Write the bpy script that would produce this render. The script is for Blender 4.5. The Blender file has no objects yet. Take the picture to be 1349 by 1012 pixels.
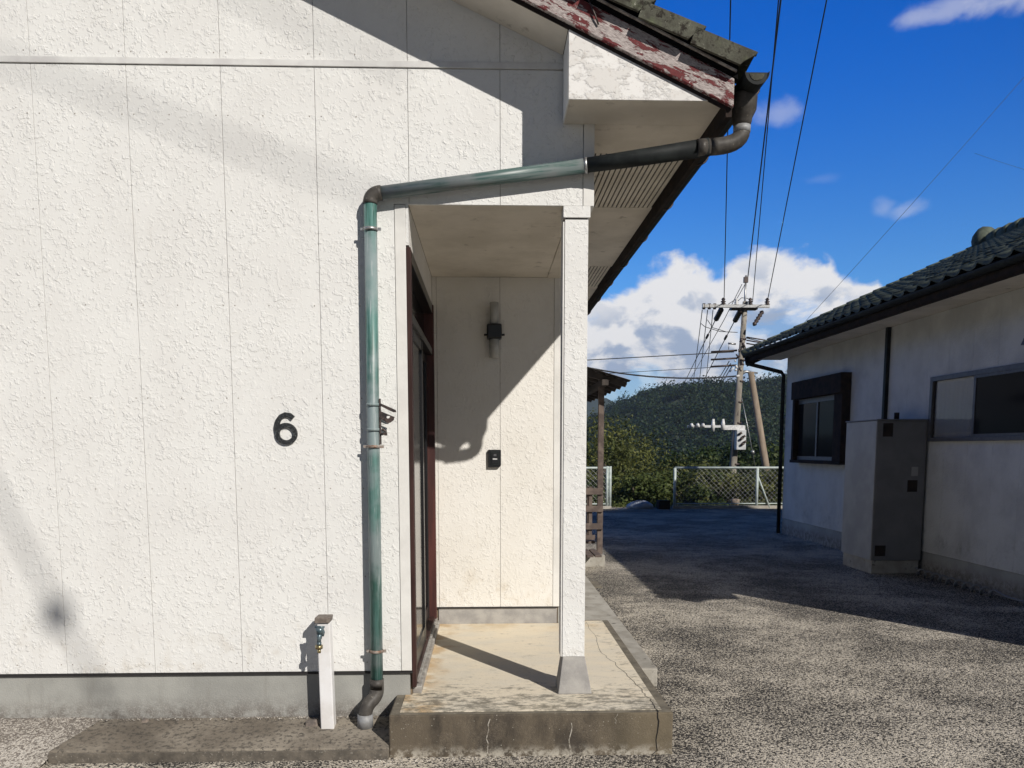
import bpy, math, random
import numpy as np
from mathutils import Vector, Matrix
random.seed(7)
S = bpy.context.scene
COL = S.collection
# ---------------------------------------------------------------- camera
cam_d = bpy.data.cameras.new('camera'); cam = bpy.data.objects.new('camera', cam_d); COL.objects.link(cam)
_M = [[0.99953455, -0.03050104, -0.00061456], [-0.00393272, -0.10884836, -0.99405059], [0.03025269, 0.99359032, -0.10891765]]
CX, CY, CZ = 2.2036606, -4.2458408, 1.5265
R_ = Matrix(((_M[0][0], -_M[1][0], -_M[2][0], CX), (_M[0][1], -_M[1][1], -_M[2][1], CY), (_M[0][2], -_M[1][2], -_M[2][2], CZ), (0, 0, 0, 1)))
cam.matrix_world = R_
cam_d.sensor_width = 36; cam_d.lens = 1075 / 1349 * 36
cam_d.shift_y = (708.24 - 506) / 1349
cam_d.clip_start = .05; cam_d.clip_end = 6000
S.camera = cam
# ---------------------------------------------------------------- light
SUN = Vector((.665, -1, .76)).normalized()          # towards the sun
SUN_E, SKY = 5.0, .05
EXPO = -0.16
sd = bpy.data.lights.new('sun', 'SUN'); sd.energy = SUN_E; sd.angle = math.radians(.5); sd.color = (1, .945, .87)
so = bpy.data.objects.new('sun', sd); COL.objects.link(so); so.rotation_euler = SUN.to_track_quat('Z', 'Y').to_euler()
so.location = (10, -12, 14)
S.view_settings.view_transform = 'Standard'; S.view_settings.look = 'None'
S.view_settings.exposure = EXPO; S.view_settings.gamma = 1; S.view_settings.use_curve_mapping = False

class NT:
    def __init__(s, tree): s.t = tree; s.n = tree.nodes; s.l = tree.links
    def new(s, ty, **k):
        o = s.n.new(ty)
        for a, b in k.items(): setattr(o, a, b)
        return o
    def put(s, sock, v):
        if v is None: return
        if hasattr(v, 'node') or isinstance(v, bpy.types.NodeSocket): s.l.new(v, sock)
        elif isinstance(v, (tuple, list)) and len(v) == 3 and sock.type == 'RGBA': sock.default_value = (*v, 1)
        else: sock.default_value = v
    def math(s, op, a, b=None, c=None, clamp=False):
        o = s.new('ShaderNodeMath', operation=op); o.use_clamp = clamp
        s.put(o.inputs[0], a); s.put(o.inputs[1], b); s.put(o.inputs[2], c); return o.outputs[0]
    def noise(s, vec, scale, detail=4, rough=.55, dist=0, out=0):
        o = s.new('ShaderNodeTexNoise'); s.put(o.inputs['Vector'], vec)
        o.inputs['Scale'].default_value = scale; o.inputs['Detail'].default_value = detail
        o.inputs['Roughness'].default_value = rough; o.inputs['Distortion'].default_value = dist; return o.outputs[out]
    def vor(s, vec, scale, feature='F1', out=0, rnd=1):
        o = s.new('ShaderNodeTexVoronoi', feature=feature); s.put(o.inputs['Vector'], vec); o.inputs['Scale'].default_value = scale
        o.inputs['Randomness'].default_value = rnd; return o.outputs[out]
    def step(s, v, a, b, lo=0., hi=1.):
        o = s.new('ShaderNodeMapRange', interpolation_type='SMOOTHSTEP'); s.put(o.inputs[0], v); s.put(o.inputs[1], a); s.put(o.inputs[2], b)
        o.inputs[3].default_value = lo; o.inputs[4].default_value = hi; return o.outputs[0]
    def mix(s, f, a, b, mode='MIX'):
        o = s.new('ShaderNodeMix', data_type='RGBA', blend_type=mode); s.put(o.inputs[0], f); s.put(o.inputs[6], a); s.put(o.inputs[7], b); return o.outputs[2]
    def scalev(s, vec, v3, add=(0, 0, 0), rot=(0, 0, 0)):
        o = s.new('ShaderNodeMapping'); s.put(o.inputs[0], vec); o.inputs['Scale'].default_value = v3; o.inputs['Location'].default_value = add
        o.inputs['Rotation'].default_value = rot; return o.outputs[0]
    def xyz(s, vec):
        o = s.new('ShaderNodeSeparateXYZ'); s.put(o.inputs[0], vec); return o.outputs

# ---------------------------------------------------------------- world
W = bpy.data.worlds.new('World'); S.world = W; W.use_nodes = True
k = NT(W.node_tree); k.n.clear()
sky = k.new('ShaderNodeTexSky', sky_type='NISHITA'); sky.sun_disc = False
sky.sun_elevation = math.asin(SUN.z); sky.sun_rotation = math.atan2(SUN.x, SUN.y)
sky.altitude = 100; sky.air_density = 1.0; sky.dust_density = .35; sky.ozone_density = 3.2
tc = k.new('ShaderNodeTexCoord').outputs['Generated']
x, y, z = k.xyz(tc)
az = k.math('ARCTAN2', x, y)
hz = k.math('SQRT', k.math('ADD', k.math('MULTIPLY', x, x), k.math('MULTIPLY', y, y)))
el = k.math('DIVIDE', z, k.math('MAXIMUM', hz, .02))
cmb = k.new('ShaderNodeCombineXYZ'); k.put(cmb.inputs[0], az); k.put(cmb.inputs[1], k.math('MULTIPLY', el, 1.25)); q = cmb.outputs[0]
fc = k.new('ShaderNodeFloatCurve')
cu = fc.mapping.curves[0]
def azel(px, py):                     # bearing and height of a point of the sky, from the lie of the clouds
    r = [(px - 674.5) / 1075, (py - 708.24) / 1075, 1]
    d = [sum(_M[i][j] * r[i] for i in range(3)) for j in range(3)]
    return math.atan2(d[0], d[1]), d[2] / math.hypot(d[0], d[1])
tops = [(700, 420), (775, 392), (805, 372), (845, 352), (890, 343), (925, 352), (965, 345), (985, 326), (1040, 324), (1085, 326), (1103, 345), (1112, 385), (1128, 360), (1150, 352), (1175, 372), (1190, 400), (1230, 425), (1300, 420)]
pts = [(azel(*t)) for t in tops]
def f01(a): return (a + math.pi) / (2 * math.pi)
allp = [(0, .08), (.12, .05), (.25, .1), (.4, .10), (f01(pts[0][0]) - .03, .17)] + [(f01(a), e) for a, e in pts] + [(.68, .1), (.8, .07), (.9, .05), (1, .08)]
cu.points[0].location = allp[0]; cu.points[1].location = allp[-1]
for a, e in allp[1:-1]: cu.points.new(a, e)
fc.mapping.update()
k.put(fc.inputs['Value'], k.math('MULTIPLY_ADD', az, 1 / (2 * math.pi), .5))
top = fc.outputs[0]
n1 = k.noise(q, 15, 8, .54, .2); n2 = k.noise(k.scalev(q, (1, 1.6, 1), (3, 1, 0)), 6, 6, .6, .4); n3 = k.noise(k.scalev(q, (1, 1.3, 1), (.012, -.03, 0)), 15, 8, .54, .2)
edge = k.math('SUBTRACT', k.math('ADD', top, k.math('MULTIPLY', k.math('SUBTRACT', n1, .5), .10)), el)   # >0 inside the bank
dens = k.step(edge, -.003, .014)
holes = k.step(k.math('ADD', n2, k.math('MULTIPLY', edge, -.55)), .26, .46)
dens = k.math('MULTIPLY', dens, k.math('MAXIMUM', k.math('MAXIMUM', holes, k.step(edge, .07, .02)), .5))
# thin high wisps
wn = k.noise(k.scalev(q, (1, 2.6, 1), (5, 2, 0)), 5.2, 9, .62, .8)
wis = k.step(wn, .60, .78)
wis = k.math('MULTIPLY', wis, .015)
def puff(px, py, rx, ry, amt):
    a, e = azel(px, py)
    dx = k.math('DIVIDE', k.math('SUBTRACT', az, a), rx / 1075); dy = k.math('DIVIDE', k.math('SUBTRACT', el, e), ry / 1075)
    r = k.math('SQRT', k.math('ADD', k.math('MULTIPLY', dx, dx), k.math('MULTIPLY', dy, dy)))
    v = k.math('ADD', r, k.math('MULTIPLY', k.math('SUBTRACT', n1, .5), 3.0))
    return k.step(v, 1.1, .1, 0., amt)
cov = k.math('MAXIMUM', dens, wis)
for a in [(1240, 18, 60, 14, .38), (1320, 4, 60, 20, .5), (1030, 148, 36, 18, .3), (1165, 275, 18, 16, .22), (1190, 278, 28, 12, .25), (1075, 237, 26, 9, .08)]:
    cov = k.math('MAXIMUM', cov, puff(*a))
lit = k.math('ADD', k.step(k.math('SUBTRACT', n3, n1), -.16, .13), k.math('MULTIPLY', k.step(edge, .12, .0), 1.0))
ccol = k.mix(k.step(lit, .25, 1.25), (.40, .49, .66), (.93, .93, .95))
hs = k.new('ShaderNodeHueSaturation'); hs.inputs['Saturation'].default_value = 1.25; hs.inputs['Value'].default_value = 1.0; k.put(hs.inputs['Color'], sky.outputs[0])
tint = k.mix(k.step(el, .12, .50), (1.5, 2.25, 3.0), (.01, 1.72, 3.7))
tint = k.mix(k.step(el, .6, 1.8), tint, (.13, .50, .80))  # sky overhead dimmed out of view for less ambient light
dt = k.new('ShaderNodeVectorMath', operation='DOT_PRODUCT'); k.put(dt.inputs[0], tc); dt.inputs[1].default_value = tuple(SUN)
tint = k.mix(k.step(dt.outputs['Value'], -.25, .55), tint, (.27, .30, .36))      # sky dimmed towards the sun to cut fill on shaded walls
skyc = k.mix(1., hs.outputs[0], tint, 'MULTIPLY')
bk = k.new('ShaderNodeVectorMath', operation='SCALE'); k.put(bk.inputs[0], ccol); bk.inputs['Scale'].default_value = 1 / SKY
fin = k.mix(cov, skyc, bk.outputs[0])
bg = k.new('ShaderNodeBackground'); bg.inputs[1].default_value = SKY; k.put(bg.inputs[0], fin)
wo = k.new('ShaderNodeOutputWorld'); k.l.new(bg.outputs[0], wo.inputs[0])
WORLD_MULT = bg

# ---------------------------------------------------------------- materials
MATS = {}
def mat(name):
    m = bpy.data.materials.new(name); m.use_nodes = True; t = NT(m.node_tree); t.n.clear()
    o = t.new('ShaderNodeOutputMaterial'); b = t.new('ShaderNodeBsdfPrincipled'); t.l.new(b.outputs[0], o.inputs[0])
    t.b = b; t.o = o; t.p = t.new('ShaderNodeNewGeometry').outputs['Position']; MATS[name] = m
    return m, t
def bump(t, h, dist, strength=1., prev=None):
    o = t.new('ShaderNodeBump'); t.put(o.inputs['Height'], h); o.inputs['Distance'].default_value = dist; o.inputs['Strength'].default_value = strength
    if prev is not None: t.l.new(prev, o.inputs['Normal'])
    return o.outputs[0]
def simple(name, c1, c2=None, scale=6, rough=.6, metal=0, bs=0, bd=.001, stretch=(1, 1, 1), spec=.5, lo=.35, hi=.65, c3=None, s3=40, sp=(.62, .7)):
    m, t = mat(name); p = t.scalev(t.p, stretch)
    c = c1
    if c2: c = t.mix(t.step(t.noise(p, scale, 6, .6), lo, hi), c1, c2)
    if c3: c = t.mix(t.step(t.noise(p, s3, 5, .6), *sp), c, c3)
    t.put(t.b.inputs['Base Color'], c); t.b.inputs['Roughness'].default_value = rough; t.b.inputs['Metallic'].default_value = metal
    t.b.inputs['Specular IOR Level'].default_value = spec
    if bs: t.l.new(bump(t, t.noise(p, bs, 5, .6), bd), t.b.inputs['Normal'])
    return m

def stucco(name, ca, cb, stain):
    m, t = mat(name)
    w = t.new('ShaderNodeVectorMath', operation='ADD'); t.put(w.inputs[0], t.p)
    nv = t.new('ShaderNodeVectorMath', operation='SCALE'); t.put(nv.inputs[0], t.noise(t.p, 30, 3, .6, 0, 1)); nv.inputs['Scale'].default_value = .022
    t.l.new(nv.outputs[0], w.inputs[1]); v = w.outputs[0]
    n = t.noise(v, 32, 3.2, .56)
    h1 = t.step(n, .53, .63); h2 = t.step(t.noise(t.scalev(v, (1, 1, 1), (4, 4, 4)), 62, 2., .5), .56, .66)
    h = t.math('ADD', h1, t.math('MULTIPLY', h2, .7))
    # texture fades in and out from patch to patch
    h = t.math('MULTIPLY', h, t.step(t.noise(t.p, 3.5, 3, .5), .3, .62, .45, 1.))
    c = t.mix(t.step(t.noise(t.p, 2.2, 5, .6), .35, .7), ca, cb)
    rim = t.math('MULTIPLY', t.step(t.math('ABSOLUTE', t.math('SUBTRACT', n, .503)), .014, 0.), t.step(t.noise(t.p, 9, 4, .6), .42, .6))
    c = t.mix(t.math('MULTIPLY', rim, .10), c, stain)
    st = t.noise(t.scalev(t.p, (6, 6, .7)), 3, 5, .6)
    c = t.mix(t.step(st, .6, .85, 0, .28), c, stain)
    zz = t.xyz(t.p)[2]
    c = t.mix(t.math('MULTIPLY', t.step(zz, .8, .36), t.step(t.noise(t.p, 7, 6, .65), .5, .75, 0, .5)), c, stain)
    sp = t.step(t.vor(t.p, 55), .05, .02)
    c = t.mix(t.math('MULTIPLY', sp, t.step(t.noise(t.p, 14, 2, .5), .55, .6)), c, (.22, .19, .15))
    t.put(t.b.inputs['Base Color'], c); t.b.inputs['Roughness'].default_value = .75; t.b.inputs['Specular IOR Level'].default_value = .25
    nn = bump(t, h, .0017); nn = bump(t, t.noise(t.p, 260, 3, .6), .0006, 1, nn)
    t.l.new(nn, t.b.inputs['Normal']); return m
stucco('siding', (.765, .765, .745), (.72, .715, .695), (.48, .42, .33))
stucco('siding_porch', (.79, .77, .725), (.74, .715, .66), (.50, .41, .28))
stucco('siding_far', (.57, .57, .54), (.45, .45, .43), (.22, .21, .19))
simple('trim_white', (.76, .75, .72), (.68, .67, .64), 5, .5, bs=60, bd=.0008, c3=(.4, .35, .28), s3=30, sp=(.68, .78))
simple('band', (.70, .70, .68), (.6, .59, .58), 8, .5)
simple('joint', (.10, .075, .055), (.20, .15, .10), 9, .9)
simple('flashing', (.02, .018, .018), None, 1, .6)
simple('shade_black', (.008, .008, .008), None, 1, .9, spec=.03)
simple('soffit', (.74, .69, .61), (.62, .575, .50), 3, .8, bs=80, bd=.0006, c3=(.28, .25, .21), s3=9, sp=(.6, .8))
simple('soffit_dark', (.05, .047, .042), None, 1, .9)
simple('fascia', (.022, .020, .020), (.04, .03, .026), 10, .9, bs=40, bd=.001, spec=.08)
simple('gutter', (.012, .014, .015), (.022, .026, .026), 12, .6, spec=.15)
simple('grey_sleeve', (.30, .31, .32), (.22, .22, .22), 30, .5)
simple('elbow', (.055, .05, .045), (.085, .078, .07), 22, .5, spec=.25, c3=(.18, .165, .14), s3=60, sp=(.6, .72))
simple('rust', (.20, .11, .07), (.45, .42, .38), 60, .55, metal=.4)
simple('galv', (.45, .46, .46), (.30, .30, .30), 30, .4, metal=.7)
simple('dark_metal', (.03, .025, .025), (.10, .07, .06), 60, .5, metal=.3)
simple('door_brown', (.030, .015, .013), (.06, .03, .026), 14, .55, spec=.2, bs=50, bd=.0008, stretch=(1, 1, .15))
simple('door_red', (.085, .025, .02), (.045, .014, .012), 14, .5, bs=50, bd=.0008, stretch=(1, 1, .15))
simple('door_dark', (.012, .012, .013), None, 1, .3)
simple('sill_grey', (.42, .41, .38), (.24, .22, .2), 18, .6, bs=70, bd=.001)
simple('black_iron', (.012, .013, .015), (.10, .11, .11), 170, .45, bs=230, bd=.0015, lo=.5, hi=.68)
simple('black_plastic', (.012, .012, .013), None, 1, .3)
simple('pole_conc', (.32, .295, .255), (.16, .14, .115), 3, .85, bs=30, bd=.004, stretch=(1, 1, .3), c3=(.06, .05, .045), s3=8, sp=(.6, .64))
simple('pole_brown', (.30, .24, .185), (.2, .155, .115), 4, .85, bs=30, bd=.004, stretch=(1, 1, .3))
simple('wood_grey', (.15, .115, .095), (.075, .055, .048), 9, .8, bs=40, bd=.003, stretch=(1, 1, 1))
simple('wood_dark', (.035, .028, .025), (.06, .048, .04), 9, .8, bs=40, bd=.003)
simple('fence_paint', (.50, .56, .54), (.36, .42, .40), 10, .5)
simple('wire', (.012, .013, .016), None, 1, .5)
simple('insulator', (.75, .75, .74), (.5, .5, .5), 20, .25)
simple('transformer', (.60, .62, .63), (.45, .46, .47), 6, .4)
simple('tank', (.17, .17, .175), (.135, .135, .14), 3, .5)
simple('tank_side', (.36, .355, .34), (.28, .275, .27), 3, .5)
simple('alu', (.11, .11, .115), (.08, .08, .085), 20, .5, metal=.2)
simple('brass', (.48, .40, .22), (.30, .24, .13), 60, .35, metal=.8)
simple('tap_blue', (.05, .09, .11), (.16, .2, .22), 60, .3, metal=.3)
simple('post_white', (.78, .78, .79), (.66, .64, .62), 5, .35, c3=(.45, .38, .30), s3=7, sp=(.66, .85))
simple('cap_brown', (.12, .095, .08), (.2, .17, .145), 40, .6, bs=80, bd=.001)
simple('stone', (.22, .18, .15), (.11, .095, .085), 30, .9, bs=60, bd=.004)
simple('mortar_strip', (.55, .52, .48), (.25, .22, .2), 25, .9)
simple('crack', (.012, .011, .01), None, 1, 1)
simple('lime', (.42, .39, .34), (.14, .12, .09), 70, .9)
simple('curtain', (.07, .08, .08), (.045, .052, .055), 3, .9, stretch=(8, 8, .3))
simple('sheet', (.30, .36, .45), (.5, .52, .54), 5, .5)
simple('hose', (.16, .17, .18), None, 1, .35)
simple('bark', (.10, .08, .06), (.06, .05, .04), 8, .9, bs=30, bd=.01)
simple('glass_pale', (.42, .42, .40), (.52, .52, .49), 9, .12)
# opaque glass with the room's darkness put into its colour; the last is clear
m, t = mat('glass'); t.b.inputs['Base Color'].default_value = (.012, .013, .015, 1); t.b.inputs['Roughness'].default_value = .08; t.b.inputs['Specular IOR Level'].default_value = .02
m, t = mat('glass_door'); t.b.inputs['Base Color'].default_value = (.006, .006, .007, 1); t.b.inputs['Roughness'].default_value = .12; t.b.inputs['Specular IOR Level'].default_value = .35
m, t = mat('clear_glass'); t.b.inputs['Base Color'].default_value = (.8, .82, .82, 1); t.b.inputs['Roughness'].default_value = .08; t.b.inputs['Transmission Weight'].default_value = .85; t.b.inputs['IOR'].default_value = 1.2
# foundation concrete
m, t = mat('foundation')
c = t.mix(t.step(t.noise(t.p, 2.5, 6, .6), .35, .65), (.36, .36, .335), (.28, .28, .262))
zz = t.xyz(t.p)[2]
c = t.mix(t.math('MULTIPLY', t.step(zz, .24, .09), t.step(t.noise(t.p, 14, 6, .7), .3, .62)), c, (.13, .115, .10))
c = t.mix(t.math('MULTIPLY', t.step(zz, .30, .12), t.step(t.noise(t.p, 160, 3, .7), .45, .7, 0, .45)), c, (.50, .48, .45))
c = t.mix(t.step(t.noise(t.scalev(t.p, (9, 9, 1.2)), 2, 4, .6), .56, .8, 0, .5), c, (.22, .21, .19))
t.put(t.b.inputs['Base Color'], c); t.b.inputs['Roughness'].default_value = .9
t.l.new(bump(t, t.noise(t.p, 120, 5, .65), .002), t.b.inputs['Normal'])
# porch slab top (painted, worn)
m, t = mat('slab_top')
xx, yy, zz = t.xyz(t.p)
c = t.mix(t.step(t.noise(t.scalev(t.p, (1, 1.8, 1)), 3.2, 6, .6), .35, .7), (.80, .71, .55), (.72, .66, .54))
c = t.mix(t.step(t.noise(t.scalev(t.p, (1, 2.4, 1)), 6, 5, .65), .55, .8, 0, .5), c, (.52, .47, .38))
ochre = t.math('MULTIPLY', t.step(t.math('SUBTRACT', xx, t.math('MULTIPLY', t.noise(t.p, 5, 4, .6), .35)), 1.85, 1.62), t.step(t.noise(t.p, 7, 4, .6), .38, .6, 0, .8))
c = t.mix(ochre, c, (.50, .32, .14))
oc2 = t.math('MULTIPLY', t.step(yy, 1.35, 1.8), t.step(t.noise(t.p, 4, 4, .6), .42, .62, 0, .55)); c = t.mix(oc2, c, (.58, .41, .2))
blot = t.noise(t.scalev(t.p, (1, 1.9, 1), (3, 0, 0)), 11, 9, .8)
fr = t.step(yy, .42, -.25); rr = t.step(xx, 2.85, 3.1, 0, .45)
mask = t.step(t.math('ADD', blot, t.math('MULTIPLY', t.math('MAXIMUM', fr, rr), .15)), .56, .72, 0, .8)
c = t.mix(mask, c, (.12, .11, .085))
c = t.mix(t.step(t.noise(t.p, 60, 4, .7), .62, .74, 0, .6), c, (.2, .18, .14))
t.put(t.b.inputs['Base Color'], c); t.b.inputs['Roughness'].default_value = .85
t.l.new(bump(t, t.noise(t.p, 70, 6, .65), .0022), t.b.inputs['Normal'])
# slab sides, stained concrete
m, t = mat('slab_side')
xx, yy, zz = t.xyz(t.p)
n = t.noise(t.scalev(t.p, (1, 1, .45)), 5, 7, .7)
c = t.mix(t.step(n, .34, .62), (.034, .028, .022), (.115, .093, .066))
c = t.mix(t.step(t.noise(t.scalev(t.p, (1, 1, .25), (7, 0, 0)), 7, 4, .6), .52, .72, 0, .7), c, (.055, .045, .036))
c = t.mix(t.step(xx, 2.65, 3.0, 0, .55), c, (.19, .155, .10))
c = t.mix(t.math('MULTIPLY', t.step(zz, .07, .0), t.step(t.noise(t.p, 26, 5, .7), .4, .62)), c, (.42, .39, .33))
c = t.mix(t.math('MULTIPLY', t.step(t.vor(t.p, 42), .13, .07, 0, .8), t.step(t.noise(t.p, 6, 2, .5), .42, .6)), c, (.42, .40, .34))
c = t.mix(t.math('MULTIPLY', t.step(t.noise(t.p, 11, 2, .5), .46, .52), .7), c, t.mix(t.step(t.noise(t.p, 220, 3, .7), .45, .62, 0, .4), c, (.24, .20, .15)))
t.put(t.b.inputs['Base Color'], c); t.b.inputs['Roughness'].default_value = .9
t.l.new(bump(t, t.math('ADD', t.noise(t.p, 90, 6, .7), n), .003), t.b.inputs['Normal'])
# plain old concrete (walk, footing, kerbs)
simple('concrete_old', (.42, .40, .355), (.30, .28, .24), 6, .9, bs=110, bd=.002, c3=(.10, .09, .075), s3=16, sp=(.6, .72))
simple('concrete_edge', (.21, .185, .14), (.12, .105, .08), 9, .9, bs=110, bd=.002, c3=(.36, .34, .28), s3=60, sp=(.62, .72))
simple('footing', (.40, .385, .36), (.28, .27, .26), 8, .85, bs=110, bd=.0015, c3=(.5, .48, .45), s3=13, sp=(.72, .76))
# exposed aggregate yard
def aggregate(name, pale, mid, dark):
    m, t = mat(name)
    big = t.noise(t.p, .75, 7, .62, .3); med = t.noise(t.scalev(t.p, (1, 1.25, 1), (3, 3, 3), (0, 0, .25)), 3.4, 7, .7)
    f = t.noise(t.p, 62, 3.5, .75)
    v2 = t.vor(t.p, 115, 'F1', 1); vd = t.vor(t.p, 115)
    rn = t.xyz(v2)[0]
    base = t.mix(t.step(t.math('ADD', big, t.math('MULTIPLY', med, .5)), .62, .92), mid, pale)
    thr = t.math('SUBTRACT', .645, t.math('MULTIPLY', t.step(t.math('ADD', t.math('MULTIPLY', big, .8), t.math('MULTIPLY', med, .4)), .75, .45), .13))
    s = t.math('SUBTRACT', t.math('ADD', t.math('MULTIPLY', f, .75), t.math('MULTIPLY', rn, .25)), t.math('SUBTRACT', thr, .12))
    c = t.mix(t.step(s, -.01, .05), base, dark)
    c = t.mix(t.math('MULTIPLY', t.step(t.xyz(v2)[1], .86, .9), t.step(vd, .62, .5)), c, pale)
    c = t.mix(t.math('MULTIPLY', t.step(t.noise(t.p, 1.3, 5, .6), .56, .68, 0, .35), t.step(f, .35, .6)), c, (.07, .066, .06))
    t.put(t.b.inputs['Base Color'], c); t.b.inputs['Roughness'].default_value = .92; t.b.inputs['Specular IOR Level'].default_value = .2
    h = t.math('ADD', t.math('MULTIPLY', t.math('SUBTRACT', 1., vd), .55), t.math('MULTIPLY', f, 1.3))
    nn = bump(t, h, .008); nn = bump(t, t.noise(t.p, 9, 4, .6), .01, 1, nn)
    t.l.new(nn, t.b.inputs['Normal']); return m
aggregate('yard', (.66, .60, .50), (.50, .455, .38), (.055, .052, .048))
simple('apron', (.30, .265, .215), (.165, .14, .11), 3.2, .9, bs=150, bd=.004, c3=(.085, .075, .062), s3=45, sp=(.48, .66))
simple('apron_edge', (.085, .075, .062), (.15, .13, .105), 14, .9, bs=90, bd=.004, c3=(.3, .28, .24), s3=90, sp=(.6, .7))
aggregate('bank', (.60, .56, .50), (.46, .42, .37), (.22, .195, .17))
simple('asphalt', (.05, .05, .05), (.075, .073, .07), 3, .95, bs=120, bd=.004)
# peeling red barge paint
m, t = mat('barge_paint')
along = t.scalev(t.p, (1, 1, 1), (0, 0, 0), (0, math.radians(-24.2), 0))   # grain runs along the slope
pg = t.scalev(along, (2.2, 2.2, 13)); g = t.noise(pg, 4.5, 7, .7); gf = t.noise(t.scalev(along, (3, 3, 40)), 14, 4, .7)
wood = t.mix(t.step(gf, .4, .62), (.56, .50, .48), (.22, .18, .17))
wood = t.mix(t.step(t.noise(pg, 10, 5, .7), .6, .72), wood, (.12, .095, .09))
red = t.mix(t.step(gf, .4, .65), (.17, .028, .03), (.10, .018, .02))
lump = t.noise(t.scalev(along, (.8, .8, 3.2)), 8, 7, .7)
f = t.step(t.math('ADD', t.math('MULTIPLY', lump, .7), t.math('MULTIPLY', g, .3)), .512, .532)
c = t.mix(f, wood, red)
c = t.mix(t.step(t.noise(along, 34, 4, .7), .64, .68), c, (.62, .58, .55))
t.put(t.b.inputs['Base Color'], c); t.b.inputs['Roughness'].default_value = .8
t.l.new(bump(t, t.math('ADD', t.math('MULTIPLY', f, .6), gf), .0025), t.b.inputs['Normal'])
# white boxed soffit end, flaking
m, t = mat('box_paint')
n = t.noise(t.scalev(t.p, (1, 1, 1.6), (1, 0, 0), (0, .4, 0)), 7, 7, .68); n2 = t.noise(t.p, 42, 5, .7)
c = t.mix(t.step(n, .46, .52), (.78, .77, .75), (.70, .685, .66))
c = t.mix(t.step(n2, .56, .66, 0, .6), c, (.52, .48, .44))
c = t.mix(t.step(t.noise(t.p, 80, 4, .7), .66, .72), c, (.30, .25, .22))
t.put(t.b.inputs['Base Color'], c); t.b.inputs['Roughness'].default_value = .8
t.l.new(bump(t, t.step(n, .46, .52), .002), t.b.inputs['Normal'])
# roof tiles, mossy
m, t = mat('tile')
c = t.mix(t.step(t.noise(t.p, 9, 6, .65), .35, .65), (.062, .06, .048), (.135, .138, .108))
c = t.mix(t.step(t.noise(t.p, 18, 7, .75), .48, .62), c, (.028, .024, .02))
c = t.mix(t.step(t.noise(t.scalev(t.p, (1, 1, 1), (5, 5, 5)), 5, 5, .6), .52, .7, 0, .75), c, (.15, .175, .10))
c = t.mix(t.step(t.noise(t.p, 70, 4, .7), .64, .7), c, (.30, .30, .25))
t.put(t.b.inputs['Base Color'], c); t.b.inputs['Specular IOR Level'].default_value = .15; t.b.inputs['Roughness'].default_value = .88
t.l.new(bump(t, t.noise(t.p, 60, 6, .7), .004), t.b.inputs['Normal'])
m, t = mat('tile_far')
c = t.mix(t.step(t.noise(t.p, 5, 6, .65), .35, .65), (.060, .075, .058), (.11, .13, .095))
c = t.mix(t.step(t.noise(t.p, 14, 6, .7), .55, .68), c, (.025, .024, .02))
t.put(t.b.inputs['Base Color'], c); t.b.inputs['Roughness'].default_value = .85
t.l.new(bump(t, t.noise(t.p, 60, 6, .7), .004), t.b.inputs['Normal'])
# green enamelled downpipe: streaked, chalked
m, t = mat('pipe_green')
st = t.noise(t.scalev(t.p, (22, 22, .9)), 3.2, 5, .6); bl = t.noise(t.p, 3.5, 5, .6)
c = t.mix(t.step(st, .36, .6), (.035, .105, .085), (.10, .22, .20))
c = t.mix(t.step(bl, .42, .68, 0, .85), c, (.26, .31, .32))
c = t.mix(t.step(t.noise(t.scalev(t.p, (30, 30, 1.4)), 4, 5, .65), .56, .68, 0, .8), c, (.40, .45, .45))
t.put(t.b.inputs['Base Color'], c); t.b.inputs['Roughness'].default_value = .42
t.l.new(bump(t, st, .0006), t.b.inputs['Normal'])
m, t = mat('pipe_grey')
a2 = t.scalev(t.p, (1, 1, 1), (0, 0, 0), (0, math.radians(7), 0)); st = t.noise(t.scalev(a2, (.9, 18, 24)), 3.2, 5, .6); bl = t.noise(t.p, 4, 5, .6)
c = t.mix(t.step(st, .4, .6), (.045, .10, .09), (.15, .19, .19))
c = t.mix(t.step(bl, .4, .6, 0, .8), c, (.19, .205, .21))
c = t.mix(t.step(t.xyz(t.p)[0], 2.66, 2.72), c, (.035, .05, .05))
t.put(t.b.inputs['Base Color'], c); t.b.inputs['Roughness'].default_value = .42
# leaves
def leafmat(name, c1, c2, c3, sc):
    m, t = mat(name); oi = t.new('ShaderNodeObjectInfo')
    c = t.mix(t.step(t.noise(t.p, sc, 4, .7), .35, .65), c1, c2)
    c = t.mix(t.step(t.noise(t.p, sc * 7, 2, .6), .55, .7), c, c3)
    t.put(t.b.inputs['Base Color'], c); t.b.inputs['Roughness'].default_value = .6; t.b.inputs['Specular IOR Level'].default_value = .3
    tr = t.new('ShaderNodeBsdfTranslucent'); t.put(tr.inputs[0], c); ms = t.new('ShaderNodeMixShader'); ms.inputs[0].default_value = .25
    t.l.new(t.b.outputs[0], ms.inputs[1]); t.l.new(tr.outputs[0], ms.inputs[2]); t.l.new(ms.outputs[0], t.o.inputs[0]); return m
leafmat('leaf_olive', (.040, .055, .014), (.13, .14, .036), (.24, .24, .08), .9)
leafmat('leaf_dark', (.014, .028, .010), (.035, .06, .016), (.07, .10, .03), .8)
leafmat('leaf_mid', (.026, .045, .013), (.075, .10, .026), (.14, .16, .05), .8)
leafmat('leaf_hill', (.008, .020, .008), (.026, .052, .017), (.05, .08, .025), .22)
simple('terrain', (.035, .05, .018), (.06, .07, .03), .2, .95, c3=(.02, .03, .012), s3=.05, sp=(.5, .6))
simple('far_hill', (.02, .035, .02), (.032, .05, .026), .02, .95)

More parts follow.
